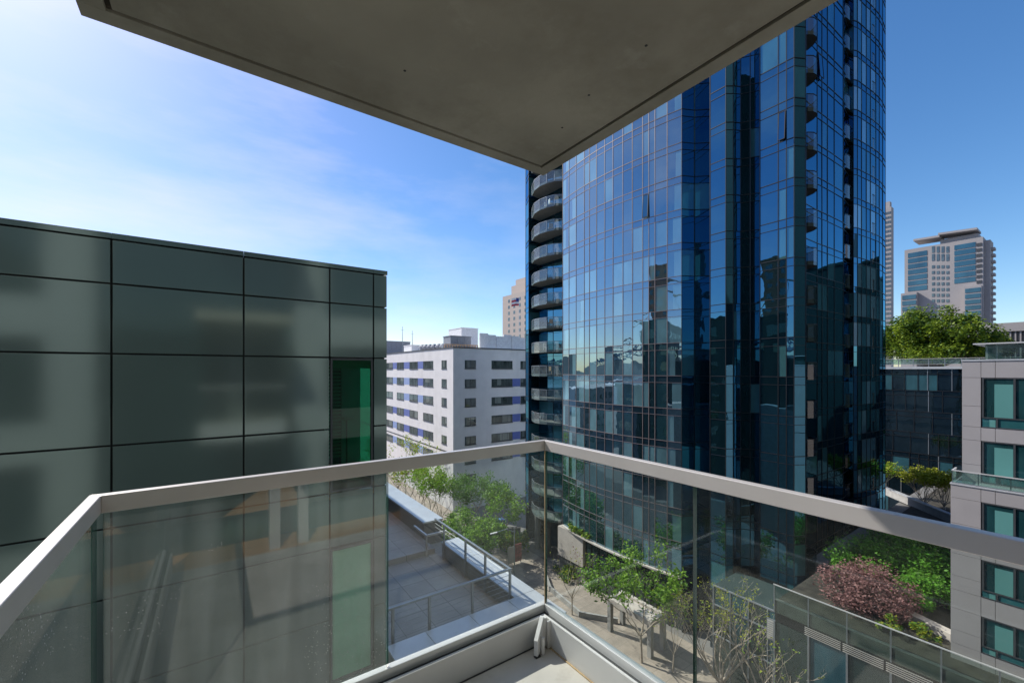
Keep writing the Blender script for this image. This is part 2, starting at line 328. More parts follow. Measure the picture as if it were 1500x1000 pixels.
# ================================================================== SETTING
mb = MB(); mb.face([(-3000, -3000, GZ), (3000, -3000, GZ), (3000, 3000, GZ), (-3000, 3000, GZ)], 'ground'); struct(mb.build('ground'), 'grey city ground around the towers', 'ground')
mb = MB(); mb.face([(26.2, 12, GZ + .012), (33.5, 12, GZ + .012), (33.5, 46, GZ + .012), (31.0, 47, GZ + .012), (25.5, 47, GZ + .012)], 'paving'); struct(mb.build('plaza_path'), 'beige paved walkway beside the glass tower', 'path')
mb = MB(); mb.face([(14, 47.004, GZ + .016), (34, 47.004, GZ + .016), (34, 62, GZ + .016), (31.5, 200, GZ + .016), (14, 200, GZ + .016)], 'paving'); struct(mb.build('pavement'), 'sunlit pavement in front of the white building', 'pavement')
mb = MB(); mb.face([(-4, 30, GZ + .008), (13.8, 30, GZ + .008), (13.8, 260, GZ + .008), (-4, 260, GZ + .008)], 'asphalt'); struct(mb.build('road'), 'asphalt road below the terrace', 'road')
mb = MB(); mb.face([(-1500, 330, GZ + .02), (20, 330, GZ + .02), (20, 2600, GZ + .02), (-2600, 2600, GZ + .02), (-2600, -400, GZ + .02), (-420, -400, GZ + .02)], 'water'); struct(mb.build('water'), 'dark bay water far behind the buildings', 'water')
rnd = random.Random(3)
mb = MB()
N = 90; ring = []
for i in range(N + 1):
    a = R(100 + 95 * i / N); r = 2300
    h = 60 + 45 * math.sin(i * .21) + 28 * math.sin(i * .53 + 1) + rnd.uniform(-6, 6)
    ring.append((math.cos(a), math.sin(a), r, h))
for (a, b) in zip(ring, ring[1:]):
    p = [(a[0] * a[2], a[1] * a[2], GZ), (b[0] * b[2], b[1] * b[2], GZ), (b[0] * (b[2] + 250), b[1] * (b[2] + 250), b[3]), (a[0] * (a[2] + 250), a[1] * (a[2] + 250), a[3])]
    mb.face(p, 'hill'); q = [p[3], p[2], (b[0] * 3000, b[1] * 3000, GZ), (a[0] * 3000, a[1] * 3000, GZ)]; mb.face(q, 'hill')
struct(mb.build('hills'), 'low dark hills across the bay', 'hills')

# ================================================================== BALCONY WE STAND ON
FZ = -1.45; XO, YO, XL = 1.50, 1.80, -.315    # outer planes of right rail, back rail, left rail
YB = -.30                                     # our own facade
mb = MB(); mb.box(XL + .02, YB, FZ - .22, XO - .02, YO - .02, FZ, 'bfloor'); struct(mb.build('balcony_floor'), 'bare concrete balcony floor', 'balcony floor')
# overhead slab with the drip groove round its edge
cz = 1.2; sx0, sx1, sy0, sy1 = -.37, 1.65, YB, 2.0; g0, g1, gd = .072, .090, .014
mb = MB()
mb.box(sx0, sy0, cz + gd, sx1, sy1, cz + .24, 'soffit')
mb.box(sx0, sy1 - g0, cz, sx1, sy1, cz + gd - .0005, 'soffit')
mb.box(sx1 - g0, sy0, cz, sx1, sy1 - g0 - .0005, cz + gd - .0005, 'soffit'); mb.box(sx0, sy0, cz, sx0 + g0, sy1 - g0 - .0005, cz + gd - .0005, 'soffit')
mb.box(sx0 + g1, sy0, cz, sx1 - g1, sy1 - g1, cz + gd - .0005, 'soffit')
for hx, hy in ((1.33, 1.30), (1.30, .98), (1.34, .66), (1.36, .42), (.62, 1.62), (1.40, 1.55)):
    mb.tube([(hx, hy, cz - .0015), (hx, hy, cz + .002)], [.006, .006], 'rubber_shade', 8)
gm_ = [(sx0 + g0, sy1 - g1, sx1 - g0, sy1 - g0), (sx1 - g1, sy0, sx1 - g0, sy1 - g1 - .0005), (sx0 + g0, sy0, sx0 + g1, sy1 - g1 - .0005)]
for q in gm_: mb.box(q[0] + .0004, q[1] + .0004, cz + gd - .004, q[2] - .0004, q[3] - .0004, cz + gd - .0008, 'grime')
sl_ = mb.build('overhead_slab', bevel=.004); tag(sl_, 'concrete slab of the balcony above with a drip groove round its edge', 'balcony slab')
# railing
rail = thing('balcony_railing', 'glass balcony railing with a flat grey aluminium top rail and base shoe', 'railing', loc=(0, 0, 0))
zt, zb, rw = -.38, -.435, .031
def mitre(name, pts_o, pts_i, z0, z1, m, bevel=.002):
    mb = MB(); mb.prism([*pts_o, *pts_i[::-1]], z0, z1, m); o = mb.build(name, rail, bevel=bevel); return recalc(o)
def ringrun(name, off0, off1, z0, z1, m, bevel=.002):
    a0, a1 = (XO - off0, XO - off1); b0, b1 = (YO - off0, YO - off1); c0, c1 = (XL + off0, XL + off1)
    mitre(name, [(a0, YB), (a0, b0)], [(a1, YB), (a1, b1)], z0, z1, m, bevel)
    mitre(name, [(a0 - .0006, b0), (c0 + .0006, b0)], [(a1 - .0006, b1), (c1 + .0006, b1)], z0, z1, m, bevel)
    mitre(name, [(c0, b0), (c0, YB)], [(c1, b1), (c1, YB)], z0, z1, m, bevel)
ringrun('top_rail', 0, rw, zb, zt, 'alu', .0025)
shz = -1.272
ringrun('outer_lip', -.004, .030, FZ - .24, shz, 'alu_light')
ringrun('base_shoe', .0305, .052, FZ - .06, shz - .040, 'rubber_shade', .001)  # near-black colour stands in for shade on the channel ledge
ringrun('inner_lip', .0525, .062, FZ - .02, shz - .032, 'alu_light')
def pane(x0, y0, x1, y1, gm='railglass'):
    mb = MB(); mb.box(x0, y0, shz - .014, x1, y1, zb - .001, gm)
    o = mb.build('glass_panel', rail); me = o.data; me.materials.append(M['edgeglass'])
    dx, dy = abs(x1 - x0), abs(y1 - y0)
    for p in me.polygons:
        n = p.normal
        if abs(n.z) > .5 or (dx > dy and abs(n.x) > .5) or (dy > dx and abs(n.y) > .5): p.material_index = 1
    return o
gx, gy, gl = XO - .014, YO - .014, XL + .014; gt = .013
YJ = YX(1018, gx); XJ = XY(567, gy)
pane(gx - gt / 2, YB + .01, gx + gt / 2, YJ - .004); pane(gx - gt / 2, YJ + .004, gx + gt / 2, gy - gt / 2 - .004)
pane(gl + .02, gy - gt / 2, XJ - .003, gy + gt / 2, 'dirtyglass'); pane(XJ + .003, gy - gt / 2, gx + gt / 2 - .002, gy + gt / 2)
pane(gl - gt / 2, YB + .01, gl + gt / 2, gy - gt / 2 - .004, 'dirtyglass')
B('corner_seal', rail, 'seal', (gx - .011, gy - .011, shz, gx - gt / 2 - .0006, gy - gt / 2 - .0006, zb - .002))
# sealant line along the kerb foot
mb = MB(); mb.box(XO - .0735, YB, FZ + .0005, XO - .0665, YO - .08, FZ + .006, 'seal'); mb.box(XL + .07, YO - .0725, FZ + .0005, XO - .08, YO - .0665, FZ + .004, 'rubber_shade')
mb.build('joint_sealant', rail)
# inner kerb cladding (slightly proud plate)
mb = MB(); mb.prism([(XO - .0622, YB), (XO - .0622, YO - .0622), (XL + .0622, YO - .0622), (XL + .0622, YB), (XL + .066, YB), (XL + .066, YO - .066), (XO - .066, YO - .066), (XO - .066, YB)], FZ + .003, shz - .034, 'kerb'); recalc(mb.build('kerb_plate', rail))
# small folded aluminium bracket at the corner, and a hook by the left
br = thing('folded_bracket', 'folded aluminium bracket standing on the balcony floor in the corner', 'bracket', loc=(1.37, 1.60, FZ))
mb = MB(); a = Vector((1.325, 1.665)); b = Vector((1.405, 1.712))
d2 = (b - a).normalized(); nn = Vector((-d2.y, d2.x)) * .010
zt2 = .17
prof = [(0, .008), (0, .085), (.02, .105), (.083, .162), (.093, .162), (.093, .008)]
def P3(u, z, s): q = a + d2 * u + nn * s; return (q.x - 1.37, q.y - 1.60, z)
mb.face([P3(u, z, -1) for u, z in prof], 'white'); mb.face([P3(u, z, 1) for u, z in prof][::-1], 'white')
for i in range(len(prof)):
    u, v = prof[i], prof[(i + 1) % len(prof)]; mb.face([P3(*u, 1), P3(*v, 1), P3(*v, -1), P3(*u, -1)], 'white')
recalc(mb.build('bracket_plate', br, bevel=.0015))
mb = MB(); mb.bar((.045, .108, .005), (.045, .108, .155), .022, .022, 'white'); mb.bar((.060, .082, .005), (.060, .082, .145), .010, .03, 'alu_light'); mb.build('bracket_post', br, bevel=.001)
mb = MB(); mb.tube([(.0, .062, .006), (.0, .062, .088)], [.009, .009], 'alu_light', 10); mb.build('hinge_pin', br)
mb = MB(); mb.box(-.05, .055, .0005, -.02, .075, .0075, 'rubber_shade'); mb.box(.02, .095, .0005, .045, .115, .0075, 'rubber_shade'); mb.build('rubber_foot', br)
hk = thing('cleat_hook', 'small metal cleat hook fixed to the inside of the back kerb', 'hook', loc=(.53, YO - .07, FZ + .1))
mb = MB(); mb.tube([(0, 0, 0), (0, -.02, .0), (-.012, -.03, .02), (-.02, -.034, .045)], [.004, .004, .0035, .002], 'steel', 6); mb.tube([(0, -.02, 0), (.014, -.03, .02), (.02, -.034, .045)], [.004, .0035, .002], 'steel', 6); mb.build('hook', hk)

# ================================================================== OUR OWN BUILDING (seen only in reflections)
own = thing('apartment_block', 'our own apartment building, light panels and dark glass, seen mirrored in the glass', 'building', loc=(0, 0, 0))
mb = MB()
for k in range(-7, 15):
    z0 = FZ + 3.0 * k
    for x0, x1 in ((-24, -14.3), (-14, -6.2), (-5.2, -2.4), (2.0, 6.0), (6.4, 12)):
        mb.box(x0, YB - .3, z0 + 2.25, x1, YB, z0 + 3.2, 'ownpanel')
        mb.box(x0, YB - .3, z0 + .2, x0 + .9, YB - .002, z0 + 2.25, 'ownpanel'); mb.box(x1 - .9, YB - .3, z0 + .2, x1, YB - .002, z0 + 2.25, 'ownpanel')
    mb.box(-6.2, YB - .3, z0 + 2.65, -5.2, YB, z0 + 2.95, 'ownpanel')
mb.build('facade_panels', own)
mb = MB()
for k in range(-7, 15):
    if k == 0: continue
    mb.box(-24, YB - .5, FZ + 3 * k + .2, 12, YB - .35, FZ + 3 * k + 3.2, 'ownglass')
mb.box(-24, YB - .5, FZ + .2, -.3, YB - .35, FZ + 3.2, 'ownglass'); mb.box(1.75, YB - .5, FZ + .2, 12, YB - .35, FZ + 3.2, 'ownglass')
mb.box(-.3, YB - .5, FZ + 2.6, 1.75, YB - .35, FZ + 3.2, 'ownglass'); mb.box(-24, -18, -23.4, 11.8, YB - 8, 45, 'lowglass'); mb.box(11.0, YB - 7.99, -23.4, 11.8, YB - .51, 45, 'ownglass')
mb.build('facade_glazing', own)
mb = MB()
for x in (.36, .57): mb.box(x, YB - .12, FZ + .003, x + .075, YB - .03, FZ + 2.6, 'alu')
mb.box(-.30, YB - .12, FZ + 2.6, 1.735, YB - .03, FZ + 2.65, 'white')
mb.build('door_frame', own)
mb = MB(); mb.box(-.3, YB - 7, FZ - .2, 1.8, YB - .001, FZ + .002, 'floorwood'); mb.box(-.3, YB - 7, FZ, -.2, YB - .6, FZ + 2.6, 'roomdark'); mb.box(1.7, YB - 7, FZ, 1.8, YB - .6, FZ + 2.6, 'roomdark'); mb.box(-.3, YB - 7.2, FZ, 1.8, YB - 7, FZ + 2.6, 'roomdark'); mb.box(-.3, YB - 7, FZ + 2.6, 1.8, YB - .55, FZ + 2.7, 'white'); mb.build('living_room', own)
for k in (-3, -2, -1, 2, 3, 4):
    z0 = FZ + 3 * k
    o = B('balcony', own, 'soffit', (sx0, YB, z0 - .26, sx1, 2.0, z0)); B('balcony_guard', o, 'tguard', (XL, YO - .03, z0, XO, YO - .015, z0 + 1.05), (XO - .03, YB, z0, XO - .015, YO - .04, z0 + 1.05), (XL, YB, z0, XL + .015, YO - .04, z0 + 1.05))

# ================================================================== GREEN PANEL BUILDING + TERRACE
PY0 = 7.05; PXR = 2.38; PT = 1.69
pb = thing('panel_building', 'dark grey-green metal panelled building across from the balcony with a roof terrace', 'building', loc=(0, 0, 0))
mb = MB(); mb.box(-14, PY0 + .03, GZ, PXR - .03, 30, PT - .05, 'panelgap'); mb.build('wall', pb)
xs = [-12.0, -10.63, -9.26, -7.89, -6.52, -5.15, -3.78, -2.41, -1.04, .331, 1.473, 2.156, PXR]
zs = [PT - .075, 1.07]; k = 0
for k in range(0, 8):
    for z in (.21, -.92, -1.93):
        zs.append(z - 3 * k)
zs = sorted(set(z for z in zs if z > -22), reverse=True)
mb = MB(); g = .011
for i in range(len(xs) - 1):
    for j in range(len(zs) - 1):
        zt_, zb_ = zs[j], zs[j + 1]
        if abs(xs[i] - 1.473) < .01:
            fr = (.21 - zt_) % 3
            if zt_ < .3 and min(fr, 3 - fr) < .02: continue           # the window rows
            if zt_ < 0 and abs(((-.92 - zt_) % 3) if ((-.92 - zt_) % 3) < 1.5 else ((-.92 - zt_) % 3) - 3) < .02: continue
        mb.box(xs[i] + g, PY0, zb_ + g, xs[i + 1] - (g if i < len(xs) - 2 else 0), PY0 + .028, zt_ - g, 'panel')
mb.build('cladding', pb, bevel=.003)
mb = MB()
for i in range(len(xs) - 1): mb.box(xs[i] + .0015, PY0 - .008, PT - .065, xs[i + 1] - (.0015 if i < len(xs) - 2 else -.01), PY0 + .32, PT, 'panel')
mb.box(PXR - .3, PY0 + .325, PT - .065, PXR + .01, 30, PT, 'panel'); mb.box(-12, PY0 + .33, PT - .12, PXR - .32, 29.9, PT - .09, 'greyroof')
mb.build('roof_coping', pb)
mb = MB()
for j in range(len(zs) - 1): mb.box(PXR - .028, PY0 + (2.6 if -1.9 < zs[j] < .3 else .03), zs[j + 1] + g, PXR, 30, zs[j] - g, 'sidepanel')
mb.box(PXR - .028, PY0 + .03, -1.93 + g, PXR, PY0 + .2, .21 - g, 'sidepanel'); mb.build('side_cladding', pb)
B('added_side_pane', pb, 'railglass', (PXR - .02, PY0 + .21, -1.93, PXR - .012, PY0 + 2.59, .21))  # unseen glazed side opening, added to let daylight into the room
wx0, wx1 = 1.473, 2.156
for k in range(0, 3):
    zt_ = .20 - 3 * k; zb_ = -1.93 - 3 * k
    if k: zt_ -= .02
    wd = bpy.data.objects.new('window', None); COL.objects.link(wd); wd.parent = pb
    fw = .028
    B('frame', wd, 'winframe', (wx0 + .012, PY0 - .004, zb_ + .012, wx0 + .012 + fw, PY0 + .05, zt_), (wx1 - .012 - fw, PY0 - .004, zb_ + .012, wx1 - .012, PY0 + .05, zt_),
      (wx0 + .041, PY0 - .004, zt_ - fw, wx1 - .041, PY0 + .05, zt_), (wx0 + .041, PY0 - .004, zb_ + .012, wx1 - .041, PY0 + .05, zb_ + .012 + fw))
    B('pane', wd, 'greenglass', (wx0 + .04, PY0 + .006, zb_ + .04, wx1 - .04, PY0 + .014, zt_ - .028)) if k != 1 else B('pane', wd, 'palegreen', (wx0 + .04, PY0 + .006, zb_ + .04, wx1 - .04, PY0 + .014, zt_ - .028))
    if k == 1: B('blind', wd, 'paleblind', (wx0 + .04, PY0 + .022, zb_ + .04, wx1 - .04, PY0 + .027, zt_ - .03))
    elif k == 0:
        B('blind', wd, 'paleblind', (wx0 + .04, PY0 + .02, zt_ - .16, wx1 - .04, PY0 + .026, zt_ - .03))
# room behind the upper green window is hollowed out of the dark core
core = [o for o in pb.children if o.name.startswith('wall')][0]
bpy.data.objects.remove(core)
mb = MB()
mb.box(-14, PY0 + .03, GZ, 1.40, 30, PT - .08, 'panelgap'); mb.box(1.402, PY0 + .03, .25, PXR - .03, 30, PT - .08, 'panelgap'); mb.box(1.402, PY0 + .03, GZ, PXR - .03, 30, -2.05, 'panelgap')
mb.box(2.2, PY0 + .03, -2.048, PXR - .03, PY0 + .2, .248, 'panelgap'); mb.box(2.2, PY0 + 2.6, -2.048, PXR - .03, 30, .248, 'panelgap'); mb.box(1.402, PY0 + 2.6, -2.048, 2.198, 30, .248, 'roomdark')
mb.box(1.402, PY0 + .05, -2.048, 2.198, PY0 + 2.598, -2.0, 'floorwood')
mb.build('wall', pb)
mb = MB()
for i in range(26): z = .06 - i * .06; mb.box(1.405, PY0 + .35, z, 1.72, PY0 + .38, z + .035, 'paleblind')
mb.box(1.86, PY0 + .9, -2.0, 2.19, PY0 + .93, .2, 'white')
mb.build('room_blinds', pb)
fl = thing('floor_lamp', 'torchiere floor lamp standing behind the green glass window', 'lamp', loc=(1.80, PY0 + .30, -2.0))
mb = MB(); mb.tube([(0, 0, 0), (0, 0, .02)], [.12, .11], 'roomdark', 14); mb.tube([(0, 0, .02), (0, 0, 1.18)], [.013, .013], 'roomdark', 8); mb.build('stand', fl)
mb = MB(); mb.tube([(0, 0, 1.16), (0, 0, 1.19), (0, 0, 1.215)], [.02, .09, .125], 'paleblind', 18); mb.build('lamp_shade', fl, smooth=True)
# terrace
TZ = -5.1; CZ = -4.7; TX = 5.61
B('terrace_slab', pb, 'rwall', (PXR, 6.12, GZ, TX - .03, 30, TZ - .05))
mb = MB(); mb.box(PXR, 7.1, TZ - .05, 5.1, 10.85, TZ, 'terrace'); mb.box(PXR, 10.851, TZ - .05, 5.03, 22, TZ + .14, 'terrace'); mb.build('terrace_floor', pb)
mb = MB(); mb.box(PXR, 6.12, TZ - .049, 5.1, 7.06, CZ - .03, 'rwall'); mb.box(5.1, 6.12, TZ - .049, TX - .03, 10.55, CZ - .03, 'rwall'); mb.build('parapet', pb)
mb = MB()
x = PXR
for x1 in (3.1, 4.0, 4.9):
    mb.box(x + .004, 6.08, CZ - .03, x1 - .004, 7.09, CZ, 'coping'); x = x1
mb.box(4.904, 6.08, CZ - .03, TX, 7.09, CZ, 'coping')
for y0, y1 in ((7.098, 8.1), (8.108, 9.3), (9.308, 10.58)): mb.box(5.08, y0, CZ - .03, TX, y1, CZ, 'coping')
mb.build('parapet_coping', pb, bevel=.004)
mb = MB(); mb.box(5.03, 11.60, TZ - .05, TX - .01, 20, -4.50, 'darkstone'); mb.box(PXR, 20.0, TZ - .05, TX - .01, 20.4, -4.3, 'stone'); mb.box(2.4, 15.2, TZ + .14, 4.2, 15.4, -4.2, 'stone'); mb.build('terrace_end_wall', pb)
mb = MB(); mb.box(4.99, 11.57, -4.498, TX + .02, 20.02, -4.45, 'coping'); mb.build('end_wall_coping', pb, bevel=.004)
tr = thing('terrace_railing', 'slim grey steel railing with cables round the lower roof terrace', 'railing', loc=(5.06, 7.23, CZ))
def T(x, y, z): return (x - 5.06, y - 7.23, z - CZ)
pts = [(5.06, 7.23), (5.06, 8.22), (5.06, 9.15), (5.06, 10.35), (4.15, 7.23), (3.24, 7.23), (2.55, 7.23)]
for (x, y) in pts:
    mb = MB(); mb.bar(T(x, y, TZ + .002), T(x, y, -4.18), .045, .045, 'steel'); mb.build('post', tr, bevel=.003)
mb = MB(); mb.bar(T(5.06, 7.2, -4.16), T(5.06, 10.9, -4.16), .05, .04, 'steel'); mb.bar(T(2.4, 7.23, -4.1605), T(5.03, 7.23, -4.1605), .05, .039, 'steel'); mb.build('handrail', tr, bevel=.003)
mb = MB()
for i in range(8):
    z = -4.28 - i * .1; mb.tube([T(5.06, 7.23, z), T(5.06, 10.9, z)], [.005] * 2, 'steel', 4); mb.tube([T(2.4, 7.23, z), T(5.06, 7.23, z)], [.005] * 2, 'steel', 4)
mb.build('cables', tr)
mb = MB(); mb.box(0, 0, 0, .62, .05, .05, 'alu'); mb.box(.0, .0, -.55, .04, .04, -.002, 'alu'); mb.box(.0, .055, 0, .05, .9, .05, 'alu')
tag(mb.build('low_barrier', loc=(4.72, 10.75, -4.55)), 'pale metal L-shaped barrier rail at the end of the terrace parapet', 'barrier')

# ================================================================== WHITE BUILDING WITH BLUE PANELS
WX, WY, WT = 32.4, 62.8, 3.85
wb = thing('white_building', 'white rendered mid-rise building with rows of dark windows and blue panels', 'building', loc=(WX, WY, GZ))
def W(x, y, z): return (x - WX, y - WY, z - GZ)
mb = MB(); mb.box(*W(WX, WY, GZ), *W(70, 150, WT), 'wwall'); mb.build('wall', wb)
mb = MB(); mb.box(*W(WX - .12, WY - .12, WT), *W(70, WY + .3, WT + .16), 'winframe'); mb.box(*W(WX - .12, WY + .301, WT), *W(WX + .3, 150, WT + .16), 'winframe')
mb.box(*W(WX - .05, WY - .05, -13.9), *W(70, WY - .001, -13.72), 'winframe'); mb.box(*W(WX - .05, WY, -13.9), *W(WX - .001, 150, -13.72), 'winframe'); mb.build('parapet_trim', wb)
rb = random.Random(17)
def wwin_x(y0, y1, z0, z1, nm=2):            # window on the -X face
    fr = MB(); t = .07
    fr.box(*W(WX - .03, y0, z0), *W(WX - .004, y1, z0 + t), 'winframe'); fr.box(*W(WX - .03, y0, z1 - t), *W(WX - .004, y1, z1), 'winframe')
    for i in range(nm + 1):
        y = y0 + (y1 - y0 - t) * i / nm; fr.box(*W(WX - .03, y, z0 + t), *W(WX - .004, y + t, z1 - t), 'winframe')
    wd = MB(); wd.box(*W(WX - .012, y0, z0), *W(WX + .05, y1, z1), 'winglass'); o = wd.build('window', wb)
    fr.build('frame', o)
    if rb.random() < .55: u = rb.random() * .5; B('blind', o, 'paleblindglass', (*W(WX - .016, y0 + (y1 - y0) * u, z0 + rb.choice((0, .3, .7))), *W(WX - .0125, y0 + (y1 - y0) * (u + rb.uniform(.2, .5)), z1)))
    sl = MB(); sl.box(*W(WX - .10, y0 - .05, z0 - .10), *W(WX - .003, y1 + .05, z0 - .02), 'winframe'); sl.build('sill', o)
def wwin_y(x0, x1, z0, z1, nm=2):
    fr = MB(); t = .07
    fr.box(*W(x0, WY - .03, z0), *W(x1, WY - .004, z0 + t), 'winframe'); fr.box(*W(x0, WY - .03, z1 - t), *W(x1, WY - .004, z1), 'winframe')
    for i in range(nm + 1):
        x = x0 + (x1 - x0 - t) * i / nm; fr.box(*W(x, WY - .03, z0 + t), *W(x + t, WY - .004, z1 - t), 'winframe')
    wd = MB(); wd.box(*W(x0, WY - .012, z0), *W(x1, WY + .05, z1), 'winglass'); o = wd.build('window', wb)
    fr.build('frame', o)
    if rb.random() < .6: u = rb.random() * .5; B('blind', o, 'paleblindglass', (*W(x0 + (x1 - x0) * u, WY - .016, z0 + rb.choice((0, .3, .7))), *W(x0 + (x1 - x0) * (u + rb.uniform(.2, .5)), WY - .0125, z1)))
    sl = MB(); sl.box(*W(x0 - .05, WY - .10, z0 - .10), *W(x1 + .05, WY - .003, z0 - .02), 'winframe'); sl.build('sill', o)
cols = [(634.6, 620), (612, 600), (591.6, 581.5), (575.5, 564), (556, 547)]
pan = [(620, 612), (600, 591.6), (581.5, 575.5), (564, 556)]
PIT = 3.25
for r in range(7):
    z1 = 1.82 - PIT * r; z0 = z1 - 1.42
    wwin_x(YX(654.3, WX), YX(647, WX), z0, z1, 1)
    if r < 6:
        for c in cols: wwin_x(YX(c[0], WX), YX(c[1], WX), z0, z1, 2)
        for i, c in enumerate(pan):
            q = (i * 5 + r * 3) % 7
            if q == 2: continue
            mb = MB(); mb.box(*W(WX - .008, YX(c[0], WX) + .02, z0), *W(WX + .05, YX(c[1], WX) - .02, z1), 'blue_a' if q in (0, 3, 5) else 'blue_b'); mb.build('blue_panel', wb)
    wwin_y(XY(680.9, WY), XY(697, WY), z0, z1, 2)
    if r < 6:
        wwin_y(XY(720, WY), XY(750.6, WY), z0, z1, 4)
        if r: mb = MB(); mb.box(*W(XY(750.8, WY), WY - .008, z0), *W(XY(762, WY), WY + .05, z1), 'blue_a'); mb.build('blue_panel', wb)
        wwin_y(XY(762.3, WY), XY(775, WY), z0, z1, 2)
wl = MB()
# rooftop plant, each unit its own thing
def roofbox(name, px0, px1, ytop, Y, m, label, cat, dep=4, base=WT):
    x0, x1 = XY(px0, Y), XY(px1, Y); zt_ = ZY((px0 + px1) / 2, ytop, Y)
    mb = MB(); mb.box(x0, Y, base, x1, Y + dep, zt_, m); mb.box(x0 - .1, Y - .1, zt_ + .002, x1 + .1, Y + dep + .1, zt_ + .14, m)
    n = max(2, int((x1 - x0) / 1.2))
    for i in range(1, n): x = x0 + (x1 - x0) * i / n; mb.box(x - .03, Y - .05, base, x + .03, Y - .002, zt_ - .05, m)
    return tag(mb.build(name), label, cat)
roofbox('plant_room', 545, 601, 500, 112, 'equip', 'grey rooftop plant room beside the two thin masts', 'plant room', 8)
roofbox('roof_parapet_block', 603, 622, 506, 95, 'equipl', 'low white block on the roof left of the row of fans', 'roof block', 5)
roofbox('roof_duct', 660, 690, 493, 70, 'equip', 'long grey duct housing on the white building roof', 'duct', 3)
roofbox('stair_head', 676, 700, 481, 92, 'equipl', 'white stair head rising behind the grey duct housing', 'stair head', 7)
mb = MB(); xa, xb = XY(703, 66), XY(772, 66)
for i in range(6):
    x0 = xa + (xb - xa) * i / 6; mb.box(x0 + .02, 66 + .15 * (i % 2), WT, xa + (xb - xa) * (i + 1) / 6 - .02, 66.3 + .15 * (i % 2), 6.9 - .2 * (i % 3), 'equipl')
tag(mb.build('screen_wall'), 'tall white panel screen on the roof edge near the glass tower', 'screen')
for i, px in enumerate((619, 624, 630, 636, 643, 649, 655)):
    y = 84 - i * 1.2; x = XY(px, y)
    f = thing('roof_fan', 'small grey mushroom fan in the row along the white building roof', 'fan', 'fans on the white building roof', (x, y, WT))
    mb = MB(); mb.tube([(0, 0, 0), (0, 0, .9)], [.5, .5], 'equip', 10); mb.build('housing', f)
    mb = MB(); mb.tube([(0, 0, .9), (0, 0, 1.25), (0, 0, 1.7)], [.75, .75, .3], 'equip', 10); mb.build('cap', f)
mb = MB(); x0, x1 = 33.4, XY(700, 68)
for i in range(14):
    x = x0 + (x1 - x0) * i / 13; mb.bar((x, 68, WT + .16), (x, 68, WT + .85), .12, .12, 'wood')
mb.bar((x0, 68, WT + .9), (x1, 68, WT + .9), .14, .16, 'wood'); mb.bar((x0, 69, WT + .55), (x1, 69, WT + .55), .9, .5, 'equip')
tag(mb.build('pipe_rack'), 'timber pipe rack with dark pipes along the roof edge', 'pipe rack')
for px, top, lab in ((589.5, 478, 'taller thin mast on the grey plant room'), (604, 484, 'shorter thin mast right of the plant room')):
    x = XY(px, 111); zt_ = ZY(px, top, 111)
    mb = MB(); mb.tube([(x, 111, WT), (x, 111, zt_)], [.12, .05], 'steel', 6); mb.bar((x - .5, 111, zt_ - 1), (x + .5, 111, zt_ - 1), .06, .06, 'steel'); tag(mb.build('mast'), lab, 'mast')
# tan tower behind with flag
tt = thing('tan_tower', 'distant tan residential tower behind the white screen, left of the glass tower', 'building', loc=PD(790, HZ, 220) + Vector((0, 0, GZ)))
o = tt.location
mb = MB(); mb.box(-7, 0, 0, 22, 24, 41.5 - GZ, 'tan'); mb.box(-1, 1.5, 0, 22, 24, 48 - GZ, 'tan'); mb.box(2, 4, 0, 22, 24, 52 - GZ, 'tan'); mb.build('wall', tt)
for k in range(9):
    z = 39 - 3.3 * k - GZ
    for i in range(5):
        mb = MB(); x = -6 + i * 2.6; mb.box(x, -.06, z - 1.7, x + 1.3, .1, z, 'winglass'); mb.build('window', tt)
    for i in range(4): B('window', tt, 'winglass', (-7.06, 2 + i * 5, z - 1.7, -6.9, 3.6 + i * 5, z))
flg = thing('flag', 'red and blue flag flying from a thin pole in front of the tan tower', 'flag', loc=PD(755.5, 441, 160))
mb = MB(); mb.tube([(1.6, 0, -22), (1.6, 0, 1.8)], [.09, .05], 'white', 6); mb.build('pole', flg)
mb = MB(); prev = None
for i in range(9):
    x = 1.5 - i * .42; dy = .25 * math.sin(i * .9); dz = -.03 * i * i * .35
    cur = (x, dy, dz)
    if prev:
        for q in range(4):
            h0, h1 = -1.6 + q * .75, -1.6 + (q + 1) * .75
            m_ = 'flag_b' if (i < 4 and q >= 2) else ('flag_r' if q % 2 == 0 else 'white')
            mb.face([(prev[0], prev[1], prev[2] + h0), (cur[0], cur[1], cur[2] + h0), (cur[0], cur[1], cur[2] + h1), (prev[0], prev[1], prev[2] + h1)], m_)
    prev = cur
mb.build('cloth', flg)

# ================================================================== BLUE GLASS TOWER
tw = thing('glass_tower', 'tall curved blue glass residential tower with stacked round balconies', 'building', loc=(34, 30, GZ))
OX, OY, OZ = 34, 30, GZ
def L(x, y, z): return (x - OX, y - OY, z - OZ)
def wcurve(px):
    # intersect the pixel column with the bowed west face
    a, b, c = ray(px); d = 34.3 / a
    for _ in range(30):
        Y = b * d; X = 34.3 - .95 * (1 - ((Y - 29.9) / 8.0) ** 2); d = X / a
    return (a * d, b * d)
mul_px = [824.5, 833.5, 844, 856, 863.5, 874, 886, 898, 912.5, 926.5, 941.5, 950.5, 959.5, 977.5, 998.5]
west = [wcurve(p) for p in mul_px]
def PXp(px, X): return (X, YX(px, X))
corner = [west[-1], PXp(1017, 35.4), PXp(1040, 36.4), PXp(1040.3, 34.5), PXp(1063, 34.5), PXp(1074, 35.0), PXp(1085, 35.6), PXp(1099, 36.0), PXp(1113, 36.4), PXp(1113.3, 35.5), PXp(1140, 35.5), PXp(1152, 35.5), PXp(1163, 35.55), PXp(1180, 36.4), (38.2, 13.75)]
def PYp(px, Y): return (XY(px, Y), Y)
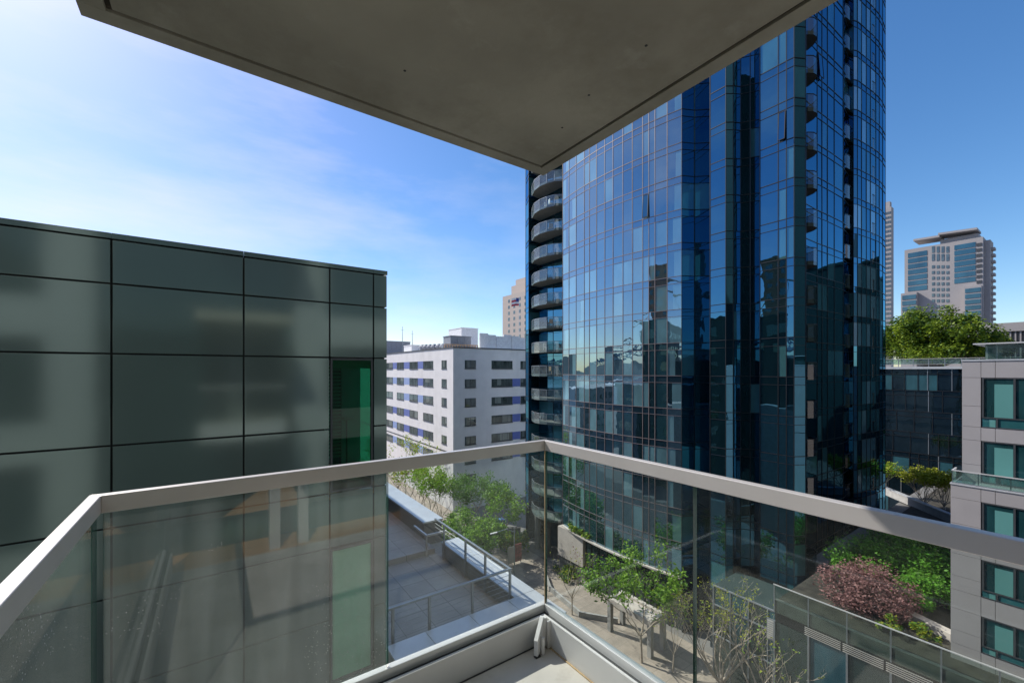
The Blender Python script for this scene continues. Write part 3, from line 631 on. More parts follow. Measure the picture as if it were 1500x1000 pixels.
south = [(38.2, 13.75), (42.0, 15.1), PYp(1197, 15.1), PYp(1204, 15.05), PYp(1212, 15.0), PYp(1222, 14.95), PYp(1235, 14.9), PYp(1243, 15.2), PYp(1250, 14.8), PYp(1256, 14.6), PYp(1262, 14.5), PYp(1269, 14.4), PYp(1275, 14.3), PYp(1283, 14.2), PYp(1288, 14.15), PYp(1293, 14.2), PYp(1297, 14.35)]
zlev = [-.45 + 3.0 * k for k in range(-6, 17)]
rt = random.Random(11)
def storey(poly, z, name, style, h=3.0, zones=None):
    mb = MB(); fr = MB(); sp = .63
    mm = 'mull_w' if style == 'w' else 'mull_d'
    for i in range(len(poly) - 1):
        a, b = poly[i], poly[i + 1]
        dx, dy = b[0] - a[0], b[1] - a[1]; ln = math.hypot(dx, dy)
        if ln < .05: continue
        nx, ny = dy / ln, -dx / ln             # outward for our winding (fixed by recalc of sign below)
        if nx * (a[0] - 48) + ny * (a[1] - 30) < 0: nx, ny = -nx, -ny
        def pt(u, z_, off=0): return L(a[0] + dx * u + nx * off, a[1] + dy * u + ny * off, z_)
        def panel(u0, u1, z0, z1, m):
            j = [rt.uniform(-.006, .006) for _ in range(3)]
            mb.face([pt(u0, z0, j[0]), pt(u1, z0, j[1]), pt(u1, z1, j[1] + j[2] - j[0]), pt(u0, z1, j[2])], m)
        if style == 'n':
            panel(0, 1, z, z + h - sp, 'tg_north' if i % 2 == 1 or i < 4 else 'tg_span'); panel(0, 1, z + h - sp, z + h, 'tg_span')
        elif style == 'w':
            panel(0, 1, z + h - sp, z + h, 'tg_span')
            q = rt.random(); m = 'tg_curt' if q < .24 else ('tg_mid' if q < .6 else 'tg_dark')
            if ln > 1.3 and rt.random() < .45:
                u = rt.uniform(.3, .6); panel(0, u, z, z + h - sp, m); panel(u, 1, z, z + h - sp, 'tg_curt' if m != 'tg_curt' else 'tg_dark')
            else: panel(0, 1, z, z + h - sp, m)
        else:
            panel(0, 1, z + h - sp, z + h, 'cg_dark'); q = rt.random()
            if zones: q = q * zones[i]
            panel(0, 1, z, z + h - sp, ('tg_curt' if zones and zones[i] < .5 and q < .12 else 'cg_curt') if q < .22 else 'cg_dark')
        th = .05
        for zz, t_ in ((z + h, .055), (z + h - sp, .035)):
            p0, p1 = Vector(pt(0, zz, .012)), Vector(pt(1, zz, .012)); fr.bar(p0, p1, .05, t_, mm)
        fr.bar(pt(0, z, .012), pt(0, z + h, .012), th, .05, mm)
    o = mb.build(name, tw); fr.build('mullions', o)
    return o
for z in zlev:
    storey(west, z, 'west_glazing', 'w'); storey(corner, z, 'corner_glazing', 'c', zones=[1.6] * 14); storey(south, z, 'south_glazing', 'c', zones=[1.5] * 8 + [.3] * 5 + [1.6] * 4)
nw = [(35.3, 46.6), (34.35, 44.7), (36.0, 44.5), (36.0, 41.6), (36.0, 38.7), west[0]]
for z in zlev: storey(nw, z, 'balcony_glazing', 'c', zones=[1, 1, .7, .7, 1])
back = [south[-1], (58.6, 18), (52.2, 30), (46.2, 41), (43.0, 46.6), (42.1, 46.6), (40.9, 46.6), (40.2, 46.6), (38.6, 46.6), (37.9, 46.6), (36.7, 46.6), (36.1, 46.6), (35.3, 46.6)]
for z in zlev: storey(back, z, 'rear_glazing', 'n')
foot = [*nw[:-1], *west, *corner[1:], *south[1:], *back[1:-1]]
ztop = zlev[-1] + 3
mb = MB(); mb.prism([L(x, y, 0)[:2] for x, y in foot], ztop - OZ, ztop - OZ + .5, 'mull_d'); recalc(mb.build('roof', tw))
# floor plates closing the recess gaps
# NW balconies
bal = [(36.2, 38.75), (34.75, 38.6), (34.1, 39.2), (33.7, 40.2), (33.55, 41.4), (33.75, 42.7), (34.5, 44.15), (36.2, 44.45)]
proto = None
def balcony_at(poly, z, th=.28, gh=1.05, slab='tconc', gm='tguard'):
    mb = MB(); mb.prism([L(x, y, 0)[:2] for x, y in poly], z - OZ - th, z - OZ, slab); o = recalc(mb.build('balcony', tw))
    g_ = MB(); rl = MB(); cxp = sum(p[0] for p in poly) / len(poly); cyp = sum(p[1] for p in poly) / len(poly)
    pp = [(cxp + (x - cxp) * 1.03, cyp + (y - cyp) * 1.02) for x, y in poly]
    for a, b in zip(pp, pp[1:]):
        if math.hypot(a[0] - b[0], a[1] - b[1]) < .1: continue
        g_.face([L(*a, z - .30), L(*b, z - .30), L(*b, z + gh), L(*a, z + gh)], gm); rl.bar(L(*a, z + gh), L(*b, z + gh), .05, .05, 'steel' if gm == 'nwguard' else 'mull_d')
        if gm == 'nwguard': rl.bar(L(*a, z - .2), L(*a, z + gh), .03, .03, 'steel')
    g_.build('guard', o); rl.build('rail', o)
    return o
for z in zlev[:-1]: balcony_at(bal, z + .05, gm='nwguard')
def round_bal(cx, cy, rx, ry, a0, a1, n=9):
    return [(cx + rx * math.cos(R(a0 + (a1 - a0) * i / (n - 1))), cy + ry * math.sin(R(a0 + (a1 - a0) * i / (n - 1)))) for i in range(n)]
b1 = round_bal(38.6, 14.5, 1.15, 1.35, 185, 365)
b2 = round_bal(XY(1243, 15.0), 15.35, 1.3, .45, 180, 360); b3 = round_bal(XY(1279, 14.3), 14.62, .8, .4, 180, 360)
for z in zlev[:-1]:
    balcony_at(b1, z + .05, .28, 1.05, 'bslab', 'bguard')
    balcony_at(b2, z + .05, .25, 1.05, 'bslab', 'bguard'); balcony_at(b3, z + .05, .25, 1.05, 'bslab', 'bguard')
# opened vent sashes
for (pl, i, u0, u1, k) in ((west, 10, .1, .95, 11), (south, 2, .1, .9, 15), (corner, 10, .1, .9, 12)):
    a, b = pl[i], pl[i + 1]; z = zlev[k]; dx, dy = b[0] - a[0], b[1] - a[1]; ln = math.hypot(dx, dy); nx, ny = dy / ln, -dx / ln
    if nx * (a[0] - 48) + ny * (a[1] - 30) < 0: nx, ny = -nx, -ny
    def pv_(u, zz, o_): return L(a[0] + dx * u + nx * o_, a[1] + dy * u + ny * o_, zz)
    mb = MB(); q4 = [pv_(u0, z + .1, .2), pv_(u1, z + .1, .2), pv_(u1, z + 2.25, .05), pv_(u0, z + 2.25, .05)]
    mb.face(q4, 'cg_dark')
    for p, q in zip(q4, q4[1:] + q4[:1]): mb.bar(p, q, .05, .05, 'mull_d')
    mb.build('vent_sash', tw)
# base: ledge, stone wall panel, lobby glass, columns
zb0 = zlev[0]
mb = MB()
for a, b in zip(west, west[1:]):
    p0, p1 = L(*a, zb0 - .12), L(*b, zb0 - .12); mb.bar(Vector(p0) + Vector((-.12, 0, 0)), Vector(p1) + Vector((-.12, 0, 0)), .35, .14, 'stone')
mb.build('base_ledge', tw)
mb = MB(); y0, y1 = west[0][1], YX(856, 34.0)
mb.box(*L(33.75, y1, GZ + 1.4), *L(34.2, y0 + .3, zb0 - .2), 'stone'); mb.box(*L(33.9, y1 - 1.5, GZ), *L(34.25, y0 + .2, GZ + 1.39), 'darkstone'); mb.build('base_wall', tw)
mb = MB()
lob = west[3:]
for a, b in zip(lob, lob[1:]): mb.face([L(a[0] + .3, a[1], GZ), L(b[0] + .3, b[1], GZ), L(b[0] + .3, b[1], zb0 - .1), L(a[0] + .3, a[1], zb0 - .1)], 'ownglass'); mb.bar(L(a[0] + .25, a[1], GZ), L(a[0] + .25, a[1], zb0 - .1), .08, .08, 'mull_d')
for pl in (corner, south): 
    for a, b in zip(pl, pl[1:]): mb.face([L(*a, GZ), L(*b, GZ), L(*b, zb0), L(*a, zb0)], 'lowglass')
for a, b in zip(back, back[1:]): mb.face([L(*a, GZ), L(*b, GZ), L(*b, zb0), L(*a, zb0)], 'lowglass')
mb.build('lobby_glazing', tw)
mb = MB(); mb.prism([L(x, y, 0)[:2] for x, y in foot], zb0 - OZ - .06, zb0 - OZ, 'tconc'); recalc(mb.build('base_soffit', tw))
B('entry_core', tw, 'darkstone', (*L(37.5, 37, GZ), *L(43, 44.5, zb0 - .1)))
for (x, y) in ((34.6, 41.0), (35.0, 43.6), (35.4, 39.4)):
    mb = MB(); mb.tube([L(x, y, GZ), L(x, y, zb0 - .07)], [.38, .38], 'darkstone', 14); mb.build('column', tw, smooth=False)

# ================================================================== PODIUM WITH ROOF GARDEN
PX0, PZ0 = 29.3, -14.75
pod = thing('podium', 'low grey podium with louvres and glass balustrade carrying a roof garden', 'building', loc=(PX0, 8, GZ))
def Q(x, y, z): return (x - PX0, y - 8, z - GZ)
B('wall', pod, 'darkstone', (*Q(PX0 + .4, -10, GZ), *Q(80, 12.3, PZ0 - .2)))
B('wall_return', pod, 'darkstone', (*Q(38.5, 12.301, GZ), *Q(80, 13.6, PZ0 - .21)))
B('garden_bed', pod, 'soil', (*Q(PX0 + .5, -10, PZ0 - .199), *Q(80, 12.25, PZ0)))
mb = MB()
for i in range(12): y = 12.3 - i * 1.9; mb.box(*Q(PX0 + .02, y - .05, GZ), *Q(PX0 + .38, y + .05, PZ0 - 1.3), 'steel')
for i in range(11):
    y = 12.3 - i * 1.9; mb.box(*Q(PX0 + .12, y - 1.84, GZ), *Q(PX0 + .2, y - .06, GZ + 2.7), 'ownglass'); mb.box(*Q(PX0 + .12, y - 1.84, GZ + 3.2), *Q(PX0 + .2, y - .06, PZ0 - 1.35), 'lowcurt' if i % 3 == 1 else 'ownglass')
    mb.box(*Q(PX0 + .08, y - 1.84, GZ + 2.72), *Q(PX0 + .3, y - .06, GZ + 3.18), 'equip')
mb.build('street_glazing', pod)
mb = MB()
for i in range(5):
    z = PZ0 - 1.27 + i * .11
    for j in range(10): y = 10.6 - j * 1.9; mb.bar(Q(PX0 + .05, y, z), Q(PX0 + .05, y - 1.8, z), .07, .022, 'alu')
mb.build('louvres', pod)
B('louvre_backing', pod, 'mull_d', (*Q(PX0 + .13, -10, PZ0 - 1.3), *Q(PX0 + .38, 12.3, PZ0 - .76)))
mb = MB(); EX = 31.4
mb.box(*Q(EX + .1, 12.305, GZ), *Q(35.2, 17.5, -16.5), 'charc')
for i in range(4):
    ya, yb = 17.5 - i * 1.3, 17.5 - (i + 1) * 1.3
    for (za, zb2, mm) in ((GZ, -20.3, 'ownglass'), (-20.2, -18.0, 'lowcurt' if i % 2 else 'ownglass'), (-17.9, -16.55, 'lowcurt' if i != 2 else 'ownglass')): mb.face([Q(EX + .05, ya, za), Q(EX + .05, yb, za), Q(EX + .05, yb, zb2), Q(EX + .05, ya, zb2)], mm)
    mb.bar(Q(EX + .03, ya, GZ), Q(EX + .03, ya, -16.55), .07, .07, 'equip')
for z in (-20.25, -17.95, -16.52): mb.bar(Q(EX + .03, 17.5, z), Q(EX + .03, 12.31, z), .08, .1, 'equip')
mb.build('link_glazing', pod)
mb = MB()
mb.box(*Q(PX0 + .38, 12.31, -17.6), *Q(PX0 + .44, 12.9, -16.2), 'steel')
for i in range(9): mb.box(*Q(PX0 + .34, 12.36, -17.5 + i * .14), *Q(PX0 + .379, 12.85, -17.43 + i * .14), 'alu')
mb.build('vent_grille', pod)
gd = bpy.data.objects.new('balustrade', None); COL.objects.link(gd); gd.parent = pod
mb = MB(); mb2 = MB()
for i in range(11):
    y = 12.3 - i * 1.9; mb.box(*Q(PX0, y - 1.86, PZ0 - .72), *Q(PX0 + .02, y - .04, PZ0 + 1.02), 'clearguard'); mb2.bar(Q(PX0 + .05, y, PZ0 - .72), Q(PX0 + .05, y, PZ0 + 1.04), .06, .06, 'steel')
mb2.bar(Q(PX0 + .03, 12.35, PZ0 + 1.06), Q(PX0 + .03, -9, PZ0 + 1.06), .07, .05, 'alu_light')
mb.build('glass', gd); mb2.build('frame', gd)
B('slab_edge', pod, 'darkstone', (*Q(PX0 + .08, -10, PZ0 - .7), *Q(PX0 + .38, 12.3, PZ0 + .05)))
pw = thing('planter_wall', 'pale low planter wall running in front of the yellow-green bush', 'wall', loc=(60, 12, PZ0))
a = PZ(1290, 711, -14.0); b = PZ(1420, 765, -14.0)
mb = MB(); mb.bar(Vector((a.x - 60, a.y - 12, .35)), Vector((b.x - 60, b.y - 12, .35)), .35, .8, 'rwall'); mb.build('wall', pw)
mb = MB(); mb.bar(Vector((a.x - 60, a.y - 12, .80)), Vector((b.x - 60, b.y - 12, .80)), .45, .09, 'coping'); mb.build('coping', pw)
a = PZ(1322, 893, -14.4); b = PZ(1398, 930, -14.4)
mb = MB(); mb.bar((a.x, a.y, -14.52), (b.x, b.y, -14.52), .55, .46, 'stone'); tag(mb.build('garden_curb', bevel=.02), 'short beige garden wall beside the red maple', 'garden wall')

# ================================================================== DARK GLASS LOW-RISE, ROOF TREE LEVEL
lr = thing('dark_glass_block', 'dark glass low-rise with a railed roof terrace under the big round tree', 'building', loc=(82, 15, GZ))
def K(x, y, z): return (x - 82, y - 15, z - GZ)
B('wall', lr, 'equip', (*K(82.3, 6, GZ), *K(125, 30, .25)))
B('roof_slab', lr, 'coping', (*K(81.8, 6, .26), *K(125, 30, .6)))
rk = random.Random(5)
for k in range(8):
    z = .2 - 3 * (k + 1); mb = MB(); fr = MB(); y = 24
    while y > 6.2:
        wd = rk.choice((1.0, 1.4, 1.9)); y0 = max(6.1, y - wd)
        q = rk.random()
        mb.face([K(82 + rk.uniform(-.01, .01), y, z), K(82 + rk.uniform(-.01, .01), y0, z), K(82, y0, z + 2.3), K(82, y, z + 2.3)], 'lowcurt' if q < .22 else 'lowglass')
        mb.face([K(82, y, z + 2.3), K(82, y0, z + 2.3), K(82, y0, z + 3), K(82, y, z + 3)], 'lowglass')
        fr.bar(K(81.98, y, z), K(81.98, y, z + 3), .07, .07, 'mull_d' if rk.random() < .8 else 'steel'); y = y0
    fr.bar(K(81.98, 24, z + 2.3), K(81.98, 6.1, z + 2.3), .07, .07, 'mull_d'); fr.bar(K(81.98, 24, z), K(81.98, 6.1, z), .07, .09, 'mull_d')
    o = mb.build('glazing_storey', lr); fr.build('mullions', o)
rr = thing('roof_railing', 'grey metal railing along the roof of the dark glass low-rise', 'railing', loc=(82, 15, .6))
mb = MB()
for i in range(12): mb.bar((.1, 9 - i * 1.6, .002), (.1, 9 - i * 1.6, 1.1), .08, .08, 'steel')
mb.bar((.1, 9, 1.12), (.1, -9, 1.12), .09, .07, 'alu'); mb.bar((.1, 9, .3), (.1, -9, .3), .05, .05, 'alu'); mb.build('frame', rr)
mb = MB(); mb.box(.08, -9, .35, .1, 9, 1.05, 'tguard'); mb.build('glass', rr)

# ================================================================== GREY PANEL BUILDING AT THE RIGHT
gb = thing('grey_apartment_building', 'light grey aluminium clad building with teal windows and a glass railed ledge', 'building', loc=(31, 4.6, GZ))
def G(x, y, z): return (x - 31, y - 4.6, z - GZ)
UX, LX, UY, LY = 32.0, 31.0, 4.35, 4.62
B('wall', gb, 'panelgap', (*G(UX + .04, -14, -6.2), *G(60, UY - .04, .5)), (*G(LX + .04, -14, GZ), *G(60, LY - .04, -5.85)))
wt_u = [(-.35, -2.89), (-3.58, -5.7)]
wt_l = [(-6.5, -8.7), (-9.35, -11.2), (-12.15, -13.95), (-15.0, -16.8), (-17.85, -19.6)]
def clad(X, Ytop, zt_, zb_, wins):
    mb = MB(); ye, y1, y2 = Ytop, YX(1437, X), YX(1458, X); g = .008
    ys = [ye, y1, y2, 1.2, -.2, -2.5, -5, -8, -11, -14]
    rows = []; z = zt_
    for (a, b) in wins: rows += [(z, a, False), (a, b, True)]; z = b
    rows.append((z, zb_, False))
    for (a, b, w_) in rows:
        if a - b < .05: continue
        for i in range(len(ys) - 1):
            if w_ and i > 0: continue
            seg = [(a, b)]
            if i == 0 and (a - b) > 1.6: seg = [(a, (a + b) / 2 - .2), ((a + b) / 2 - .2, b)]
            for (p, q) in seg: mb.box(*G(X, ys[i + 1] + g, q + g), *G(X + .035, ys[i] - (g if i else 0), p - g), 'gpanel')
    mb.box(*G(X + .036, Ytop - .035, zb_), *G(60, Ytop, zt_), 'gpanel')
    return mb.build('cladding', gb, bevel=.003)
clad(UX, UY, .5, -5.8, wt_u); clad(LX, LY, -5.83, GZ, wt_l)
B('roof_coping', gb, 'coping', (*G(UX - .03, -14, .5), *G(UX + .4, UY + .03, .58)), (*G(UX + .4005, UY - .3, .5), *G(60, UY + .03, .579)), bevel=.005)
B('ledge', gb, 'coping', (*G(LX - .03, -14, -5.83), *G(UX - .002, LY + .03, -5.77)), bevel=.005)
def gwin(X, zt_, zb_):
    y0 = YX(1437, X) - .03; ym = YX(1484.5, X); yt = YX(1459, X)
    tz = zb_ + .2 * (zt_ - zb_)
    m = MB(); ends = [y0, ym, ym - 1.1, ym - 3.5, ym - 4.6, ym - 7]
    m.face([G(X + .03, y0, tz), G(X + .03, -10, tz), G(X + .03, -10, zt_), G(X + .03, y0, zt_)], 'teal')
    m.face([G(X + .03, y0, zb_), G(X + .03, -10, zb_), G(X + .03, -10, tz), G(X + .03, y0, tz)], 'tealdark')
    o = m.build('window', gb)
    f = MB(); t = .05
    f.box(*G(X - .01, y0 - .0, zt_ - t), *G(X + .05, -10, zt_), 'winframe'); f.box(*G(X - .01, y0, tz - t / 2), *G(X + .05, -10, tz + t / 2), 'winframe'); f.box(*G(X - .01, y0, zb_), *G(X + .05, -10, zb_ + t), 'winframe')
    for y in (y0, ym, ym - 1.1, ym - 3.5): f.box(*G(X - .012, y - .07, tz), *G(X + .05, y, zt_), 'winframe')
    for y in (yt, ym - 1.1): f.box(*G(X - .012, y - .06, zb_ + t), *G(X + .05, y, tz), 'winframe')
    f.build('frame', o)
    bl = MB(); hh = (zt_ - tz)
    yb0 = y0 - .42; bl.face([G(X + .022, yb0, tz + .04), G(X + .022, ym + .01, tz + .04), G(X + .022, ym + .01, zt_ - .16 * hh), G(X + .022, yb0, zt_ - .16 * hh)], 'tealblind')
    bl.face([G(X + .022, ym - .5, tz + .04), G(X + .022, ym - 1.0, tz + .04), G(X + .022, ym - 1.0, zt_ - .16 * hh), G(X + .022, ym - .5, zt_ - .16 * hh)], 'tealblind')
    bl.face([G(X + .022, yt + .22, zb_ + .05), G(X + .022, yt + .02, zb_ + .05), G(X + .022, yt + .02, tz - .07), G(X + .022, yt + .22, tz - .07)], 'tealblind')
    bl.build('blind', o)
for (a, b) in wt_u: gwin(UX, a, b)
for (a, b) in wt_l: gwin(LX, a, b)
lg = thing('ledge_railing', 'glass railing on the ledge of the light grey building', 'railing', loc=(LX, LY, -5.77))
mb = MB(); mb.box(.05, -12, .03, .062, -.05, .62, 'tguard'); mb.box(.063, -.062, .03, .95, -.05, .62, 'tguard'); mb.build('glass', lg)
mb = MB(); mb.bar((.056, -12, .66), (.056, -.02, .66), .06, .045, 'alu_light'); mb.bar((.09, -.056, .6601), (.98, -.056, .6601), .06, .0449, 'alu_light')
for y in (-.056, -.95, -2.0, -3.2, -4.5): mb.bar((.08, y, 0.002), (.08, y, .64), .035, .035, 'steel')
mb.bar((.056, -12, .03), (.056, -.02, .03), .05, .05, 'steel'); mb.build('frame', lg)
cp = thing('roof_screen', 'glass screen with a thin projecting roof on top of the light grey building', 'roof screen', loc=(33, 3.5, .58))
mb = MB(); mb.box(0, -14, .02, .03, .15, .78, 'tguard'); mb.box(.035, .12, .02, 6, .15, .78, 'tguard'); mb.build('glass', cp)
mb = MB(); mb.box(-.35, -14, .80, 6, .55, .86, 'alu_light'); mb.build('canopy', cp, bevel=.005)
mb = MB()
for y in (.1, -.25, -1.45, -2.6, -4): mb.bar((.06, y, .0), (.06, y, .8), .07, .07, 'alu')
mb.build('posts', cp)

# ================================================================== FAR TOWERS
ft = thing('grey_far_tower', 'stepped grey and teal glass high-rise with a slanted roof behind the round tree', 'building', loc=(298, 45, GZ))
FX = 298
def FTy(px): return YX(px, FX) - 45
def FTz(px, py): return ZX(px, py, FX) - GZ
mb = MB(); y0, y1 = FTy(1325), FTy(1440)
mb.box(0, y1, 0, 12, y0, FTz(1380, 357), 'ftconc'); mb.box(-3, FTy(1439), 0, 0, FTy(1414), FTz(1425, 420), 'ftconc'); mb.box(-3, FTy(1345), 0, 0, FTy(1322), FTz(1330, 430), 'ftconc')
mb.box(3, y1 - 2.0, 0, 12, y1, FTz(1445, 350), 'ftconc'); mb.build('wall', ft)
mb = MB(); za, zb_ = FTz(1340, 352), FTz(1430, 338)
mb.prism([(2, FTy(1432)), (11, FTy(1432)), (11, FTy(1376)), (2, FTy(1376))], FTz(1400, 357), FTz(1400, 346), 'ftconc')
for (pa, pb_, qa, qb) in ((1339, 1377, 354, 348), (1375, 1432, 345, 337)):
    A = [(-1.5, FTy(pa), FTz(pa, qa)), (-1.5, FTy(pb_), FTz(pb_, qb)), (10, FTy(pb_), FTz(pb_, qb)), (10, FTy(pa), FTz(pa, qa))]
    mb.face(A, 'ftconc'); mb.face([(x, y, z + 1.0) for x, y, z in A][::-1], 'ftconc')
    for i in range(4): p, q = A[i], A[(i + 1) % 4]; mb.face([p, q, (q[0], q[1], q[2] + 1), (p[0], p[1], p[2] + 1)], 'ftconc')
recalc(mb.build('roof', ft))
def ftwin(px0, px1, py0, py1, X=-.15, name='window', m='ftglass'):
    mb = MB(); mb.box(X, FTy(px1), FTz((px0 + px1) / 2, py1), X + .3, FTy(px0), FTz((px0 + px1) / 2, py0), m); return mb.build(name, ft)
for r in range(13):
    y = 369 + r * 8.3
    if y < 425: ftwin(1330, 1358, y, y + 6.6, name='window_row'); ftwin(1398, 1429, y - 12, y - 5.2, name='window_row') if y < 424 else None
    if y > 378:
        for px in (1365, 1372, 1379, 1386): ftwin(px, px + 4, y + 3, y + 7.2, m='winglass')
for px in (1365, 1372, 1379, 1386):
    ftwin(px, px + 4, 361, 370, m='winglass'); ftwin(px, px + 4, 372, 382, m='winglass')
for r in range(6):
    ftwin(1415.5, 1438, 423 + r * 8.3, 429 + r * 8.3, -3.2, 'window_row'); ftwin(1324, 1344, 433 + r * 8.3, 439 + r * 8.3, -3.2, 'window_row')
for r in range(9):
    ftwin(1430.5, 1438, 356 + r * 7.8, 360.5 + r * 7.8, -.2, 'loggia', 'winframe')
for r in range(14):
    z = FTz(1450, 362 + r * 9.5); mb = MB(); mb.box(5, y1 - 3.2, z - .5, 9, y1 - 2.0, z + .7, 'ftconc'); mb.build('balcony', ft)
sl2 = thing('slim_far_tower', 'slim pale tower half hidden behind the glass tower edge', 'building', loc=(470, 105, GZ))
def ST(px): return YX(px, 470) - 105
mb = MB(); zt_ = ZX(1303, 303, 470) - GZ; mb.box(0, ST(1305.5), 0, 7, ST(1290), zt_, 'ftconc'); mb.box(1, ST(1303), zt_ + .002, 6, ST(1292), zt_ + 5, 'ftconc'); mb.build('wall', sl2)
for r in range(34):
    mb = MB(); z = zt_ - 6 - r * 3.9
    for px in (1294, 1297.5, 1300.3, 1303): mb.box(-.2, ST(px + 1.7), z, .1, ST(px), z + 2.0, 'winglass')
    mb.build('window_row', sl2)
cb = thing('ribbed_concrete_block', 'long grey ribbed concrete block beyond the small round tree', 'building', loc=(150, 10, GZ))
mb = MB(); zt_ = ZX(1470, 477, 150) - GZ; mb.box(0, -30, 0, 30, YX(1439, 150) - 10, zt_, 'darkstone'); mb.box(-.6, -30, zt_ - 1.4, 30, YX(1437, 150) - 9.6, zt_ + .6, 'ftconc'); mb.build('wall', cb)
mb = MB()
for i in range(26): y = YX(1441, 150) - 10.4 - i * .75; mb.box(-.35, y - .12, 2, -.02, y + .12, zt_ - 1.42, 'ftconc')
mb.build('ribs', cb)

# ================================================================== BUILDINGS AND BRIDGE TO THE WEST (mirrored in the tower)
def block(name, x0, y0, x1, y1, zt_, m, label, rows=True, wm='winglass'):
    t = thing(name, label, 'building', loc=(x0, y0, GZ)); h = zt_ - GZ; wx, wy = x1 - x0, y1 - y0
    mb = MB(); mb.box(0, 0, 0, wx, wy, h, m); mb.box(-.2, -.2, h + .002, wx + .2, wy + .2, h + .5, m); mb.build('wall', t)
    z = h - 3.2
    while z > 1 and rows:
        mb = MB(); n = int(wy / 3); 
        for i in range(n): y = wy * (i + .25) / n; mb.box(wx - .05, y, z, wx + .06, y + wy / n * .5, z + 1.7, wm)
        n = int(wx / 3)
        for i in range(n): x = wx * (i + .25) / n; mb.box(x, -.06, z, x + wx / n * .5, .05, z + 1.7, wm)
        mb.build('window_row', t); z -= 3.3
    return t
block('orange_brick_tower', -92, 50, -74, 64, 36, 'orange', 'orange brick tower mirrored in the corner bay of the glass tower')
block('sandstone_tower', -150, 20, -136, 36, 58, 'stone', 'sandstone tower mirrored in the narrow blue strip of the glass tower')
block('mauve_block', -62, 50, -14, 64, -3.5, 'purple', 'mauve mid-rise mirrored low in the tower west face')
block('pale_shed', -150, 75, -70, 105, -7, 'equipl', 'long pale low shed mirrored in the tower west face', False)
block('grey_office_block', -60, 100, -10, 130, -6, 'rwall', 'plain grey mid-rise mirrored in the tower west face')
block('white_pier_shed', -190, 180, -40, 215, -10, 'wwall', 'long white pier shed by the bay', False)
block('brown_block', -70, 2, -24, 30, 2.0, 'tan', 'tan block mirrored low in the corner bays')
block('silver_tower', 28, -112, 56, -88, 78, 'ftconc', 'pale tower behind us mirrored in the tower south face')
block('added_slab_block', -46, 34, -14, 48, 10, 'charc', 'unseen dark slab block added to darken the low reflections in the corner bays', True, 'ownglass')  # added out of view so the low corner bays reflect something dark
block('added_charcoal_block', 96, -26, 128, 3.5, 20, 'charc', 'unseen charcoal block added to darken the reflections in the tower south face', True, 'ownglass')  # made-up dark mass out of view for the south face to mirror
block('added_charcoal_tower', 2, -64, 54, -34, 80, 'charc', 'unseen charcoal tower added to darken the reflections in the tower recess', True, 'tg_curt')  # invented, and widened until the recess mirrors a dark wall
block('dark_tower', 105, -75, 130, -50, 40, 'equip', 'dark tower behind us mirrored in the tower south face', True, 'ftglass')
bd = thing('suspension_bridge', 'grey suspension bridge with cross-braced tower mirrored in the glass tower', 'bridge', loc=(-560, 170, GZ))
mb = MB(); hT = 128 - GZ
dirv = Vector((-.35, .94, 0)).normalized(); pv = Vector((dirv.y, -dirv.x, 0))
for s in (-1, 1): mb.bar(pv * 11 * s, pv * 10 * s + Vector((0, 0, hT)), 5, 4, 'bridge')
zz = [62, 88, 114, 138, hT]
for z in zz: mb.bar(pv * -11 + Vector((0, 0, z)), pv * 11 + Vector((0, 0, z)), 3, 4, 'bridge')
for z0, z1 in zip(zz, zz[1:]):
    mb.bar(pv * -10.5 + Vector((0, 0, z0)), pv * 10.5 + Vector((0, 0, z1)), 2.4, 2.4, 'bridge'); mb.bar(pv * 10.5 + Vector((0, 0, z0)), pv * -10.5 + Vector((0, 0, z1)), 2.4, 2.4, 'bridge')
mb.build('tower', bd)
mb = MB(); mb.bar(dirv * -400 + Vector((0, 0, 60)), dirv * 1500 + Vector((0, 0, 60)), 18, 3, 'bridge'); mb.bar(dirv * -400 + Vector((0, 0, 50)), dirv * 1500 + Vector((0, 0, 50)), 18, 2, 'bridge')
for i in range(-30, 110):
    mb.bar(dirv * i * 13.5 + pv * 9 + Vector((0, 0, 50)), dirv * (i + .5) * 13.5 + pv * 9 + Vector((0, 0, 60)), 1.2, 1.2, 'white'); mb.bar(dirv * (i + .5) * 13.5 + pv * 9 + Vector((0, 0, 60)), dirv * (i + 1) * 13.5 + pv * 9 + Vector((0, 0, 50)), 1.2, 1.2, 'white')
mb.build('deck', bd)
mb = MB()
for s in (-1, 1):
    pts = [dirv * u + pv * 9 * s + Vector((0, 0, 64 + (hT - 64) * (1 - min(1, abs(u) / 560)) ** 1.9)) for u in range(-400, 600, 40)]
    mb.tube(pts, [1.0] * len(pts), 'bridge', 5)
    for p in pts: mb.bar(p, Vector((p.x, p.y, 60)), .3, .3, 'bridge')
mb.build('cables', bd)

